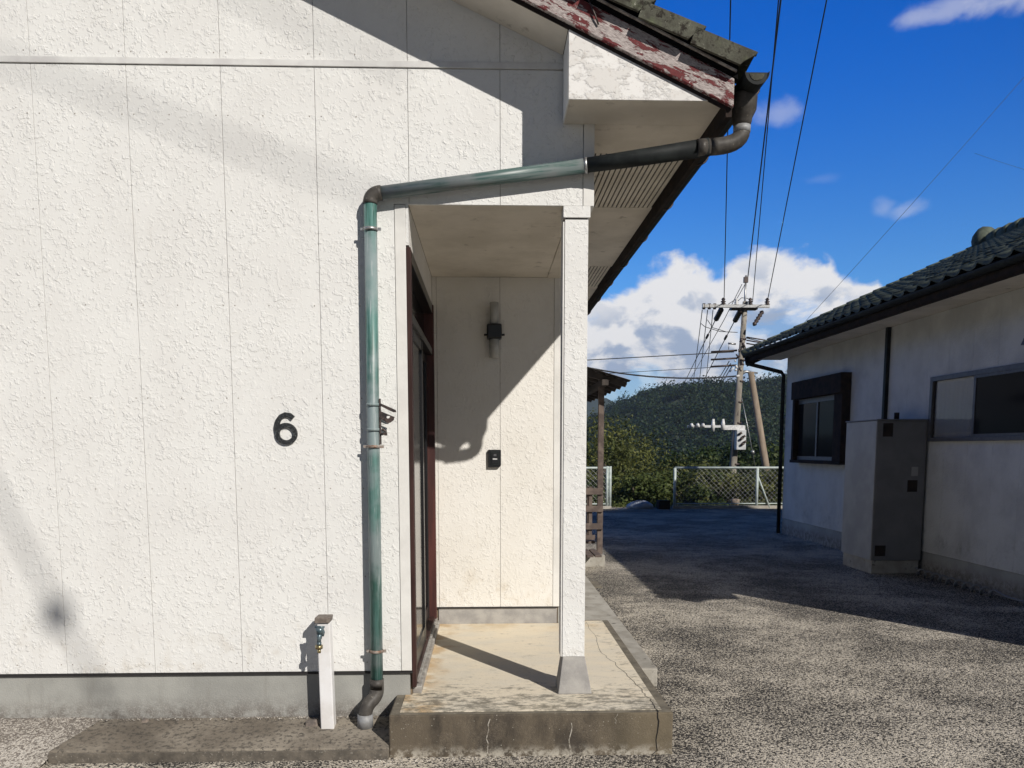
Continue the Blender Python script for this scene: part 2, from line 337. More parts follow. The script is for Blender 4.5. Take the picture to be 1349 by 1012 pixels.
# ---------------------------------------------------------------- mesh builder
class MB:
    def __init__(s): s.v = []; s.f = []; s.sm = []
    def add(s, vs, fs, smooth=False):
        o = len(s.v); s.v += [tuple(v) for v in vs]; s.f += [tuple(i + o for i in f) for f in fs]; s.sm += [smooth] * len(fs); return s
    def box(s, x0, x1, y0, y1, z0, z1):
        vs = [(x, y, z) for x in (x0, x1) for y in (y0, y1) for z in (z0, z1)]
        return s.add(vs, [(0, 1, 3, 2), (4, 6, 7, 5), (0, 4, 5, 1), (2, 3, 7, 6), (0, 2, 6, 4), (1, 5, 7, 3)])
    def prism(s, poly, a0, a1, axis='y'):      # poly of (x,z) spread along y, (y,z) along x, or (x,y) along z
        n = len(poly)
        P = {'y': lambda p, a: (p[0], a, p[1]), 'x': lambda p, a: (a, p[0], p[1]), 'z': lambda p, a: (p[0], p[1], a)}[axis]
        vs = [P(p, a0) for p in poly] + [P(p, a1) for p in poly]
        return s.add(vs, [tuple(range(n)), tuple(range(2 * n - 1, n - 1, -1))] + [(i, i + n, (i + 1) % n + n, (i + 1) % n) for i in range(n)])
    def hexa(s, b, t): return s.add(list(b) + list(t), [(0, 3, 2, 1), (4, 5, 6, 7)] + [(i, (i + 1) % 4, (i + 1) % 4 + 4, i + 4) for i in range(4)])
    def tube(s, path, r, n=10, caps=True, smooth=True):
        path = [Vector(p) for p in path]; rs = r if isinstance(r, (list, tuple)) else [r] * len(path)
        vs = []; up = None
        for i, p in enumerate(path):
            d = ((path[i + 1] if i < len(path) - 1 else p) - (path[i - 1] if i else p)).normalized()
            if up is None: up = d.orthogonal().normalized()
            up = (up - d * up.dot(d)).normalized(); w = d.cross(up)
            vs += [p + (up * math.cos(2 * math.pi * j / n) + w * math.sin(2 * math.pi * j / n)) * rs[i] for j in range(n)]
        fs = [(i * n + j, i * n + (j + 1) % n, (i + 1) * n + (j + 1) % n, (i + 1) * n + j) for i in range(len(path) - 1) for j in range(n)]
        s.add(vs, fs, smooth)
        if caps:
            o = len(s.v) - len(vs); s.f += [tuple(o + j for j in range(n))[::-1], tuple(o + len(vs) - n + j for j in range(n))]; s.sm += [False, False]
        return s
    def ribbon(s, pts, w, nrm=(0, 0, 1)):
        nrm = Vector(nrm); vs = []
        P = [Vector(p) for p in pts]
        for i, p in enumerate(P):
            d = (P[min(i + 1, len(P) - 1)] - P[max(i - 1, 0)]).normalized(); sd = d.cross(nrm).normalized()
            ww = w[i] if isinstance(w, list) else w
            vs += [p - sd * ww / 2, p + sd * ww / 2]
        return s.add(vs, [(2 * i, 2 * i + 1, 2 * i + 3, 2 * i + 2) for i in range(len(P) - 1)])
    def mesh(s, name, m):
        me = bpy.data.meshes.new(name); me.from_pydata(s.v, [], s.f); me.update()
        for p, q in zip(me.polygons, s.sm): p.use_smooth = q
        import bmesh
        b = bmesh.new(); b.from_mesh(me); bmesh.ops.recalc_face_normals(b, faces=b.faces); b.to_mesh(me); b.free()
        if m: me.materials.append(MATS[m])
        return me
def obj(name, mb, m, parent=None, loc=None, bevel=0, kind=None, raw=False):
    me = mb if isinstance(mb, bpy.types.Mesh) else mb.mesh(name, m)
    o = bpy.data.objects.new(name, me); COL.objects.link(o)
    if loc: o.location = loc
    if parent is not None: o.parent = parent; o.matrix_parent_inverse = parent.matrix_world.inverted() if False else Matrix.Translation(-root_loc(parent))
    if bevel:
        b = o.modifiers.new('bevel', 'BEVEL'); b.width = bevel; b.segments = 2; b.limit_method = 'ANGLE'
    if kind: o['kind'] = kind
    return o
def root_loc(p):
    v = Vector(p.location)
    q = p.parent
    return v if q is None else v * 0 + Vector((0, 0, 0)) if p.type == 'MESH' else v
def thing(name, label, cat, loc=(0, 0, 0), group=None):
    o = bpy.data.objects.new(name, None); COL.objects.link(o); o.location = loc; o.empty_display_size = .2
    o['label'] = label; o['category'] = cat
    if group: o['group'] = group
    return o
def tag(o, label, cat, group=None):
    o['label'] = label; o['category'] = cat
    if group: o['group'] = group
    return o
def npmesh(name, V, Q, m):
    me = bpy.data.meshes.new(name); me.vertices.add(len(V)); me.vertices.foreach_set('co', np.asarray(V, np.float32).ravel())
    me.loops.add(Q.size); me.loops.foreach_set('vertex_index', Q.astype(np.int32).ravel())
    me.polygons.add(len(Q)); me.polygons.foreach_set('loop_start', np.arange(0, Q.size, Q.shape[1], dtype=np.int32)); me.update(calc_edges=True)
    me.materials.append(MATS[m]); return me

# ================================================================ GROUND
mb = MB().box(-30, 45, -7.5, 16.9, -.3, 0)
obj('pavement', mb, 'yard', kind='structure')
obj('unseen_road', MB().box(-60, 60, -14.5, -7.51, -.3, -.02), 'asphalt', kind='structure')  # unseen dark surface added behind the camera to lower bounce light
# land: drops beyond the yard, valley floor, then the wooded hill
xs = np.concatenate([np.linspace(-2500, -160, 24), np.linspace(-150, 330, 97), np.linspace(350, 2500, 22)])
ys = np.concatenate([np.array([-2000., -300, -60, -41.]), np.array([16.8, 17.3, 18, 19, 20, 22, 24, 27, 31, 36]), np.linspace(42, 470, 72), np.array([520., 700, 1000, 1500, 2600])])
HP = 350.
ridge_px = [(500, 560), (640, 585), (700, 580), (760, 560), (790, 541), (817, 527), (840, 512), (862, 504), (880, 506), (897, 503), (925, 509), (950, 508), (975, 500), (1000, 494), (1030, 491), (1075, 486), (1150, 494), (1250, 512), (1400, 540), (1600, 560)]
rx = np.array([CX + (p[0] - 641.5) / 1075 * (HP - CY) for p in ridge_px]); rz = np.array([CZ + (590.5 - p[1]) / 1075 * (HP - CY) for p in ridge_px]) - 5.0
rs = np.random.RandomState(3)
def land(x, y):
    r = np.interp(x, rx, rz, left=-2, right=5)
    t = np.clip((y - 115) / (HP - 115), 0, 1); t = t * t * (3 - 2 * t)
    b = np.clip((y - HP) / 130, 0, 1); b = b * b * (3 - 2 * b)
    low = np.interp(y, [-41, 16.9, 17.4, 24, 40, 120, 5000], [-.25, -.12, -.15, -4.5, -6.2, -7, -7])
    z = low + (r - low) * t * (1 - b)
    z += t * (1 - b) * 5.0 * (np.sin(x * .11 + y * .05) * np.sin(y * .07 - x * .02) + .5 * np.sin(x * .23 + 1) * np.sin(y * .19))*(1-t*.6)
    return z
XX, YY = np.meshgrid(xs, ys, indexing='ij'); ZZ = land(XX, YY)
V = np.stack([XX, YY, ZZ], -1).reshape(-1, 3); ny = len(ys)
I = (np.arange(len(xs) - 1)[:, None] * ny + np.arange(ny - 1)[None]).ravel()
o = obj('ground', npmesh('ground', V, np.stack([I, I + ny, I + ny + 1, I + 1], 1), 'terrain'), None, kind='structure')
for p in o.data.polygons: p.use_smooth = True
# far blue hill
hx = np.linspace(-900, 900, 91); t_ = 950.
pk = [(300, 575), (450, 545), (600, 530), (700, 532), (760, 530), (790, 525), (803, 528), (830, 545), (900, 560), (1100, 575), (1500, 590)]
pr = np.interp(hx, [CX + (p[0] - 641.5) / 1075 * t_ for p in pk], [CZ + (590.5 - p[1]) / 1075 * t_ for p in pk]) + rs.randn(91) * 1.0
V = []; Q = []
for i, (a, b) in enumerate(zip(hx, pr)): V += [(a, 760, -8), (a, 860, -8 + (b + 8) * .62), (a, t_ + CY, b), (a, 1200, -8)]
for i in range(90):
    for j in range(3): Q.append((i * 4 + j, i * 4 + 4 + j, i * 4 + 5 + j, i * 4 + 1 + j))
obj('hills', npmesh('hills', V, np.array(Q), 'far_hill'), None, kind='structure')

def leafcloud(C, Rr, n, size, rs, flat=.75):
    """n leaf quads round each centre (C: k,3  Rr: k,3)"""
    k_ = len(C); d = rs.randn(k_, n, 3); d /= np.linalg.norm(d, axis=2, keepdims=True)
    rad = rs.uniform(.35, 1.0, (k_, n, 1)) ** .6
    P = C[:, None] + d * rad * Rr[:, None]
    P = P.reshape(-1, 3); N = (d + rs.randn(k_, n, 3) * .55 + np.array([0, 0, .35])).reshape(-1, 3); N /= np.linalg.norm(N, axis=1, keepdims=True)
    A = np.cross(N, rs.randn(len(N), 3)); A /= np.linalg.norm(A, axis=1, keepdims=True); B = np.cross(N, A)
    s = size * rs.uniform(.6, 1.35, (len(N), 1)); A = A * s; B = B * s * flat
    V = np.stack([P - A, P - B * .8, P + A, P + B], 1).reshape(-1, 3); Q = np.arange(len(V)).reshape(-1, 4)
    return V, Q
# wood covering the hill
n = 5200
cx = np.concatenate([rs.uniform(15, 175, 4200), rs.uniform(-120, 330, 1000)]); cyy = 120 + 235 * rs.uniform(0, 1, n) ** .8
cz = land(cx, cyy); rr = 0 * cx; rr = rs.uniform(1.5, 2.6, n) * rs.choice([1, 1, 1.3, 1.9], n)
C = np.stack([cx, cyy, cz + rr * .35], 1); Rr = np.stack([rr, rr, rr * rs.uniform(.75, 1.15, n)], 1)
V, Q = leafcloud(C, Rr, 64, .46, rs)
obj('forest', npmesh('forest', V, Q, 'leaf_hill'), None, kind='stuff')

# ================================================================ SKYLINE TREES behind the fence
def crown_mesh(seed, h, w, dens, leaf, matn, tall=False):
    r = np.random.RandomState(seed); k_ = 34 if not tall else 42
    u = r.randn(k_, 3); u /= np.linalg.norm(u, axis=1, keepdims=True); u *= r.uniform(.35, 1, (k_, 1)) ** .5
    c = u * np.array([w * .42, w * .42, h * .40]) + np.array([0, 0, h * .58])
    q_ = r.uniform(.09, .20, (k_, 1)) * w; rr_ = np.concatenate([q_, q_, q_ * (1.5 if tall else .8)], 1)
    V, Q = leafcloud(c, rr_, dens, leaf, r, .45 if tall else .7)
    return npmesh('crown', V, Q, matn)
def trunk_mb(h, w, r, seed):
    rd = random.Random(seed); mb = MB().tube([(0, 0, -.4), (rd.uniform(-.1, .1), 0, h * .3), (rd.uniform(-.3, .3), rd.uniform(-.2, .2), h * .8)], [r, r * .75, r * .25], 8)
    for i in range(5):
        a = rd.uniform(0, 6.28); z0 = h * rd.uniform(.25, .55)
        mb.tube([(0, 0, z0), (math.cos(a) * w * .2, math.sin(a) * w * .2, z0 + h * .12), (math.cos(a) * w * .36, math.sin(a) * w * .36, z0 + h * .25)], [r * .45, r * .3, r * .1], 6)
    return mb
cr = [crown_mesh(11, 7.5, 4.6, 190, .075, 'leaf_olive', True), crown_mesh(12, 7.0, 4.4, 190, .085, 'leaf_mid'), crown_mesh(13, 8.0, 5.2, 190, .09, 'leaf_dark'),
      crown_mesh(14, 4.2, 3.8, 170, .07, 'leaf_olive'), crown_mesh(15, 3.6, 3.6, 170, .065, 'leaf_mid')]
tk = [trunk_mb(h, w, .14, i).mesh('trunk', 'bark') for i, (h, w) in enumerate([(7.5, 4.6), (7, 4.4), (8, 5.2), (4.2, 3.8), (3.6, 3.6)])]
specs = [  # px centre, distance, crown kind, top px y, label
    (792, 27, 0, 566, 'feathery olive green tree just right of the brown wooden porch post'),
    (822, 29, 0, 574, 'tall yellow green tree with drooping sprays in the gap between the two fences'),
    (852, 31, 0, 588, 'olive tree with pale top standing left of the pole, above the open gap'),
    (762, 30, 1, 560, 'green tree partly hidden by the white pillar and porch post'),
    (884, 34, 2, 590, 'dark rounded tree rising over the left end of the chain link fence'),
    (916, 33, 1, 597, 'mid green bushy tree behind the left half of the long fence'),
    (948, 38, 2, 582, 'dark dense tree directly left of the concrete utility pole'),
    (992, 36, 2, 575, 'dark tree between the utility pole and its leaning strut'),
    (1022, 33, 1, 590, 'green tree behind the leaning strut pole near the far house corner'),
    (1060, 35, 2, 580, 'dark tree mostly behind the far corner of the grey house'),
    (835, 23.6, 4, 622, 'low dark bush at the yard edge in the gap between fences'),
    (868, 24.2, 3, 628, 'low yellow green bush beside the left post of the long fence'),
    (905, 23.4, 4, 618, 'leafy shrub pressing against the long fence at its left end'),
    (940, 24.0, 3, 612, 'shrub with olive leaves right behind the fence left of the pole'),
    (985, 24.4, 4, 620, 'shrub right behind the fence between pole and middle fence post'),
    (1018, 23.8, 3, 616, 'shrub behind the fence at the foot of the leaning strut'),
    (796, 24.0, 4, 632, 'low bush behind the short left fence panel'),
    (720, 32, 2, 560, 'dark tree hidden behind the white house'), (1130, 34, 1, 560, 'green tree hidden behind the grey house')]
HT = [7.5, 7.0, 8.0, 4.2, 3.6]
for i, (px, tt, kd, ty, lab) in enumerate(specs):
    X = CX + (px - 641.5) / 1075 * tt; Y = CY + tt; zg = float(land(np.array(X), np.array(Y)))
    ztop = CZ + (590.5 - ty) / 1075 * tt; sc = (ztop - zg) / (HT[kd] * .98)
    T = thing('tree' if kd < 3 else 'shrub', lab, 'tree' if kd < 3 else 'shrub', (X, Y, zg), 'trees beyond the yard fence' if kd < 3 else 'shrubs along the back fence')
    T.scale = (max(.8, min(1.25, sc)), max(.8, min(1.25, sc)), sc); T.rotation_euler = (0, 0, i * 1.7)
    for nm, me in (('crown', cr[kd]), ('trunk', tk[kd])):
        c = bpy.data.objects.new(nm, me); COL.objects.link(c); c.parent = T
# weeds at the yard edge
r = np.random.RandomState(5); n = 5200
gx = r.uniform(-6, 22, n); gy = 16.55 + np.abs(r.randn(n)) * .55; gz = np.where(gy < 16.9, 0, -.12) - .01
hgt = r.uniform(.05, .32, n) * np.where(np.sin(gx * 2.1) + np.sin(gx * .7 + 1) > .2, 1, .45); a = r.uniform(0, 6.28, n); le = r.uniform(-.12, .12, (n, 2)); w_ = .014
P0 = np.stack([gx, gy, gz], 1); D = np.stack([np.cos(a) * w_, np.sin(a) * w_, 0 * a], 1); Tp = P0 + np.stack([le[:, 0], le[:, 1], hgt], 1)
V = np.stack([P0 - D, P0 + D, Tp + D * .2, Tp - D * .2], 1).reshape(-1, 3)
obj('grass', npmesh('grass', V, np.arange(len(V)).reshape(-1, 4), 'leaf_olive'), None, kind='stuff')

# ================================================================ THE WHITE HOUSE
H = thing('house', 'white textured house with porch, green downpipe and peeling red gable board', 'house', (0, 5, 0))
def hp(name, mb, m, bevel=0, kind=None, parent=None):
    o = obj(name, mb, m, None, bevel=bevel, kind=kind); p = parent or H
    o.parent = p
    if p is H: o.matrix_parent_inverse = Matrix.Translation((0, -5, 0))
    return o
XR = -.78; ZS = 3.127; SL = .45
def under(x): return 3.456 - SL * (x - 2.598) if x > XR else 3.456 - SL * (XR - 2.598) - SL * (XR - x)
# solid body behind the siding
mb = MB().box(-4.30, 1.700, .018, 10.2, .0, 3.12).box(1.7, 2.732, 1.772, 10.2, 0, 3.12)
mb.prism([(-4.30, 3.122), (2.60, 3.122), (2.60, 3.44), (XR, 4.97), (-4.30, 3.42)], .018, 10.2)
mb.box(1.7, 1.80, .018, .075, 0, 3.12).box(1.702, 1.80, 1.70, 1.772, .2, 3.12)
hp('wall', mb, 'joint')
mb = MB().box(1.702, 1.80, .076, 1.699, 2.56, 3.12).box(1.802, 2.732, .018, .12, 2.748, 3.12).box(2.64, 2.732, .121, 1.77, 2.748, 3.12); hp('lintel', mb, 'joint')
hp('foundation', MB().box(-4.3, 1.79, .010, .0175, -.05, .338), 'foundation')
hp('foundation', MB().box(1.84, 2.722, 1.762, 1.771, .2, .338), 'footing')
hp('foundation', MB().box(2.7325, 2.742, 1.772, 10.2, -.05, .338), 'foundation')
hp('flashing', MB().box(-4.3, 1.806, -.006, .0095, .339, .349), 'flashing', .0)
hp('flashing', MB().box(1.83, 2.722, 1.750, 1.7615, .339, .347), 'flashing')
# siding panels on the front: each one its own
J = .0022; ZB0, ZB1, ZT0 = .352, 3.379, 3.4135
def gz_(x): return under(x) - .004
xsn = [-4.3] + [i * .455 for i in range(-9, 6)] + [2.690]
for i in range(len(xsn) - 1):
    a, b = xsn[i] + J / 2, xsn[i + 1] - J / 2
    if abs(xsn[i] - 1.365) < .01:
        poly = [(a, ZB0), (1.744, ZB0), (1.744, 2.737), (b, 2.737), (b, ZB1), (a, ZB1)]
    elif xsn[i] > 1.8: poly = [(a, 2.737), (b, 2.737), (b, ZB1), (a, ZB1)]
    else: poly = [(a, ZB0), (b, ZB0), (b, ZB1), (a, ZB1)]
    hp('siding_panel', MB().prism(poly, 0, .0165), 'siding', .0012)
    top_ = [(a, ZT0), (b, ZT0), (b, gz_(b)), (a, gz_(a))]
    if xsn[i] < XR < xsn[i + 1]: top_.insert(3, (XR, gz_(XR)))
    if i == len(xsn) - 2: b = 2.64; top_ = [(a, ZT0), (b, ZT0), (b, gz_(b)), (a, gz_(a))]
    if gz_(a) > ZT0 + .01 and gz_(b) > ZT0 + .01: hp('siding_panel', MB().prism(top_, 0, .0165), 'siding', .0012)
hp('band', MB().box(-4.3, 2.69, -.008, .0165, 3.3815, 3.411), 'band', .002)
hp('corner_trim', MB().box(2.6915, 2.746, -.004, .0165, 2.735, 3.380), 'trim_white', .002)
hp('corner_trim', MB().box(2.7335, 2.748, .0175, 1.756, 2.737, 3.126), 'trim_white')
hp('corner_trim', MB().box(1.7465, 1.8005, -.004, .0165, .353, 2.734), 'trim_white', .002)
hp('door_trim', MB().box(1.8015, 1.815, -.001, .075, 2.54, 2.736), 'siding')
hp('nail', (lambda m_: [m_.box(x0 + dx - .0022, x0 + dx + .0022, -.0012, .002, z0 - .0022, z0 + .0022) for x0 in [i * .455 for i in range(-9, 4)] for z0 in (.40, .86, 1.32, 1.78, 2.24, 2.70, 3.15, 3.44) for dx in (-.028, .03, .2) if x0 + dx < 1.74] and m_)(MB()), 'joint', kind='stuff')
# porch back wall panels
for a, b in [(1.815, 1.8445), (1.8467, 2.2995), (2.3017, 2.690)]:
    hp('siding_panel', MB().box(a, b, 1.756, 1.7715, .349, 2.741), 'siding_porch', .0012)
hp('corner_trim', MB().box(2.692, 2.746, 1.752, 1.7715, .349, 2.741), 'trim_white', .0015)
hp('siding_panel', MB().box(1.8005, 1.814, .0765, 1.7555, 2.535, 2.741), 'siding_porch')
# ceiling of the porch and underside of the beam
hp('ceiling', MB().box(1.8155, 2.638, .018, 1.7555, 2.742, 2.7475), 'soffit')
hp('beam_soffit', MB().box(2.6405, 2.7465, .018, 1.7555, 2.738, 2.7475), 'soffit')
# flank wall siding beyond the porch
for i in range(19):
    y0 = 1.7725 + i * .445; hp('siding_panel', MB().box(2.7425, 2.7485, y0, min(y0 + .442, 10.2), .34, 3.12), 'siding')
# roof deck and roof tiles
zu = lambda x: under(x)
d0 = .05
hp('roof_deck', MB().prism([(XR, zu(XR)), (XR, zu(XR) + d0), (3.335, zu(3.335) + d0), (3.335, zu(3.335))], -.303, 10.5), 'fascia')
hp('roof_deck', MB().prism([(-4.92, zu(-4.92)), (-4.92, zu(-4.92) + d0), (XR - .001, zu(XR) + d0), (XR - .001, zu(XR))], -.303, 10.5), 'fascia')
# sloping soffit boards under the gable overhang
xb_ = [2.585, 1.99, 1.08, .17, -.74]
for b, a in zip(xb_[:-1], xb_[1:]):
    a += .006
    hp('soffit_board', MB().prism([(a, zu(a) - .012), (a, zu(a) - .003), (b, zu(b) - .003), (b, zu(b) - .012)], -.3, -.001), 'soffit')
# boxed eave end
hp('eave_box', MB().prism([(2.586, ZS - .004), (3.318, ZS - .004), (3.30, zu(3.3) - .001), (2.586, zu(2.586) - .001)], -.303, -.296), 'box_paint')
hp('eave_box', MB().box(2.586, 2.592, -.2955, -.013, ZS - .004, 3.44), 'trim_white')
# level soffit: plain and vented boards
y0 = -.295; x0_ = 2.592
edges = [(-.295, .40, 'plain'), (.404, 1.40, 'vent'), (1.404, 2.28, 'plain'), (2.284, 3.18, 'plain'), (3.184, 4.1, 'vent'), (4.104, 5.0, 'plain'), (5.004, 5.9, 'plain'), (5.904, 6.8, 'vent'), (6.804, 8.4, 'plain'), (8.404, 10.45, 'plain')]
for i, (a, b, kd) in enumerate(edges):
    if i == 0:
        hp('soffit_board', MB().box(x0_ + .001, 3.316, a, -.001, ZS, ZS + .008), 'soffit'); hp('soffit_board', MB().box(2.75, 3.316, .001, b, ZS, ZS + .008), 'soffit'); continue
    if kd == 'plain': hp('soffit_board', MB().box(2.75, 3.316, a, b, ZS, ZS + .008), 'soffit')
    else:
        m_ = MB(); n_ = 19; st_ = .566 / n_
        for j in range(n_): m_.box(2.75 + j * st_, 2.75 + (j + .70) * st_, a, b, ZS, ZS + .005)
        hp('vent_board', m_, 'soffit', kind='stuff'); hp('soffit_board', MB().box(2.75, 3.316, a, b, ZS + .006, ZS + .010), 'soffit_dark')
hp('fascia', MB().prism([(3.3165, 3.052), (3.345, 3.052), (3.345, zu(3.345) + d0), (3.3355, zu(3.335) + d0), (3.3355, zu(3.3355)), (3.3165, zu(3.3165) - .002)], -.303, 10.5), 'fascia')
# barge board, weathered red
def barge(xa, xb, zt, zb):  # top and bottom height at x = 3.345
    f = lambda x, z0: z0 + SL * 1.04 * (3.345 - x)
    return [(xa, f(xa, zb)), (xb, f(xb, zb)), (xb, f(xb, zt)), (xa, f(xa, zt))]
hp('barge_board', MB().prism(barge(XR, 3.345, 3.212, 3.087), -.33, -.3045), 'barge_paint', .0025)
hp('barge_board', MB().prism(barge(XR, 3.33, 3.098, 3.070), -.3035, -.294), 'fascia')  # dark strip coloured as the shaded underside of the red board
hp('verge_batten', MB().prism(barge(XR, 3.350, 3.243, 3.236), -.350, -.335), 'mortar_strip')
hp('verge_shade_strip', MB().prism(barge(XR, 3.36, 3.285, 3.2135), -.334, -.31), 'shade_black')  # near-black strip stands in for the shade under the verge tiles
hp('verge_shade_strip', MB().prism(barge(XR, 3.36, 3.305, 3.262), -.3765, -.353), 'shade_black')  # black strip added to block sun leaking under the tile steps
for x_ in (2.70, 1.7, .7): hp('bracket', MB().tube([(x_ - .05, -.335, under(x_) + .17), (x_, -.345, under(x_) + .055), (x_ + .015, -.338, under(x_) + .02)], .004, 6), 'dark_metal')
# left slope barge (mirror)
Lz = lambda x: 3.087 + SL * 1.04 * (3.345 - XR) - SL * 1.04 * (XR - x)
hp('barge_board', MB().prism([(-4.9, Lz(-4.9)), (XR - .001, Lz(XR)), (XR - .001, Lz(XR) + .125), (-4.9, Lz(-4.9) + .125)], -.33, -.3045), 'barge_paint')
# verge tiles, each its own, with flared lower end
P_ = .236; ang = math.atan(SL); cs, sn = math.cos(ang), math.sin(ang)
def verge_tile():
    m_ = MB(); L_ = .300
    side = [(0, -.072), (0, 0), (L_, .006), (L_ - .008, -.010), (L_ - .026, -.030), (L_ - .044, -.050), (L_ - .056, -.072)]
    m_.prism([(s, h) for s, h in side], -.395, -.378)
    # shoulder roll and pan: cross-section in (y,h)
    prof = [(-.378, .004), (-.366, .018), (-.345, .030), (-.320, .034), (-.295, .026), (-.27, .008), (-.24, -.006), (-.18, -.012), (-.12, -.006)]
    n_ = len(prof); vs = []
    for s, dh in ((0, -.006), (L_, .004)):
        vs += [(s, y_, h + dh) for y_, h in prof]
    for s, dh in ((0, -.006), (L_, .004)):
        vs += [(s, y_, h + dh - .016) for y_, h in prof]
    fs = [(i, i + 1, n_ + i + 1, n_ + i) for i in range(n_ - 1)] + [(2 * n_ + i, 3 * n_ + i, 3 * n_ + i + 1, 2 * n_ + i + 1) for i in range(n_ - 1)] + [(n_ + i, n_ + i + 1, 3 * n_ + i + 1, 3 * n_ + i) for i in range(n_ - 1)]
    m_.add(vs, fs); return m_
vt = verge_tile().mesh('verge_tile', 'tile')
def slope_matrix(x, z, dirn=1, tilt=.05): # local +x runs downhill
    a = math.atan(SL) - tilt
    return Matrix(((math.cos(a) * dirn, 0, math.sin(a) * dirn, x), (0, 1, 0, 0), (-math.sin(a), 0, math.cos(a), z), (0, 0, 0, 1)))
rd = random.Random(4)
for i in range(18):
    xe = 3.432 - i * P_; ze = 3.294 + SL * i * P_ ; xs_ = xe - .30 * math.cos(ang - .05); zs_ = ze + .30 * math.sin(ang - .05)
    o = obj('verge_tile', vt, None); o.parent = H; o.matrix_parent_inverse = Matrix.Translation((0, -5, 0))
    o.matrix_basis = slope_matrix(xs_ + rd.uniform(-.006, .006), zs_ + rd.uniform(-.004, .004), 1, .05 + rd.uniform(-.012, .012))
# field tiles (tile wave), shared mesh
def field_tile(wid=.265, L_=.27):
    m_ = MB(); prof = [(0, .030), (.018, .036), (.04, .030), (.062, .012), (.09, .0), (.135, -.008), (.18, -.006), (.215, .004), (.24, .018), (wid, .030)]
    n_ = len(prof); vs = [(0, y_, h - .010) for y_, h in prof] + [(L_, y_, h + .012) for y_, h in prof] + [(L_, y_, h - .012) for y_, h in prof]
    m_.add(vs, [(i, i + 1, n_ + i + 1, n_ + i) for i in range(n_ - 1)] + [(n_ + i, n_ + i + 1, 2 * n_ + i + 1, 2 * n_ + i) for i in range(n_ - 1)], True)
    return m_
ft = field_tile()
def bulk_tiles(name, x_eave, z_eave, dirn, y_start, ny_, rows, m_, parent, pm):
    V = np.array(ft.v); F = [list(f) for f in ft.f]; VV = []; QQ = []; a = math.atan(SL) - .05
    for i in rows:
        for j in range(ny_):
            xe = x_eave - dirn * i * P_; ze = z_eave + SL * i * P_; xs_ = xe - dirn * .27 * math.cos(a); zs_ = ze + .27 * math.sin(a)
            x_ = xs_ + dirn * (math.cos(a) * V[:, 0] + math.sin(a) * V[:, 2]); z_ = zs_ - math.sin(a) * V[:, 0] + math.cos(a) * V[:, 2]
            QQ += [[q_ + len(VV) * len(V) for q_ in f] for f in F]; VV.append(np.stack([x_, V[:, 1] + y_start + j * .265, z_], 1))
    o = obj(name, npmesh(name, np.concatenate(VV), np.array(QQ), m_), None, kind='stuff'); o.parent = parent; o.matrix_parent_inverse = pm
    for p in o.data.polygons: p.use_smooth = True
bulk_tiles('roof_tiles', 3.418, 3.300, 1, -.12, 40, range(18), 'tile', H, Matrix.Translation((0, -5, 0)))
bulk_tiles('roof_tiles', -4.98, 3.300, -1, -.12, 40, range(18), 'tile', H, Matrix.Translation((0, -5, 0)))
hp('ridge', MB().tube([(XR, -.4, 5.20), (XR, 10.5, 5.20)], .13, 12), 'tile')
# ---- gutter, hopper and downpipe
def halfpipe(x, z, r, y0, y1, th=.004, n_=12):
    m_ = MB(); vs = []
    for yy_ in (y0, y1):
        for rr_ in (r, r - th): vs += [(x - rr_ * math.cos(math.pi * j / n_), yy_, z - rr_ * math.sin(math.pi * j / n_)) for j in range(n_ + 1)]
    k_ = n_ + 1
    fs = [(j, j + 1, 2 * k_ + j + 1, 2 * k_ + j) for j in range(n_)] + [(k_ + j, 3 * k_ + j, 3 * k_ + j + 1, k_ + j + 1) for j in range(n_)] + [(j, k_ + j, k_ + j + 1, j + 1) for j in range(n_)] + [(2 * k_ + j, 2 * k_ + j + 1, 3 * k_ + j + 1, 3 * k_ + j) for j in range(n_)]
    fs += [(0, 2 * k_, 3 * k_, k_), (n_, k_ + n_, 3 * k_ + n_, 2 * k_ + n_)]
    return m_.add(vs, fs, False)
GX, GZ = 3.438, 3.226
G_ = hp('gutter', halfpipe(GX, GZ, .057, -.37, 10.5), 'gutter')
def sub(name, mb, m, parent, bevel=0):
    o = obj(name, mb, m, None, bevel=bevel); o.parent = parent; o['_'] = 1; del o['_']; return o
m_ = MB(); m_.prism([(GX - .052 * math.cos(math.pi * j / 12), GZ - .002 - .052 * math.sin(math.pi * j / 12)) for j in range(13)], -.364, -.360)
sub('end_cap', m_, 'gutter', G_)
m_ = MB(); m_.prism([(GX - .034 * math.cos(math.pi * j / 10), GZ - .008 - .030 * math.sin(math.pi * j / 10)) for j in range(11)], -.3665, -.3645)
sub('end_cap', m_, 'tile', G_)
for y_ in [-.22 + .9 * i for i in range(12)]:
    sub('hanger', MB().tube([(GX - .07, y_, GZ + .02)] + [(GX - .061 * math.cos(math.pi * j / 8), y_, GZ - .061 * math.sin(math.pi * j / 8)) for j in range(9)] + [(GX + .085, y_, GZ + .05)], .005, 6), 'dark_metal', G_)
HY = -.20; HXc = 3.425
m_ = MB()
def ring(z_, rx_, ry_, n_=14, cx_=HXc, cy_=HY): return [(cx_ + rx_ * math.cos(2 * math.pi * j / n_), cy_ + ry_ * math.sin(2 * math.pi * j / n_), z_) for j in range(n_)]
def loft(m_, rings, smooth=True):
    n_ = len(rings[0]); vs = [p for r_ in rings for p in r_]
    m_.add(vs, [(i * n_ + j, i * n_ + (j + 1) % n_, (i + 1) * n_ + (j + 1) % n_, (i + 1) * n_ + j) for i in range(len(rings) - 1) for j in range(n_)] + [tuple(range(n_)), tuple(range(len(vs) - n_, len(vs)))], smooth)
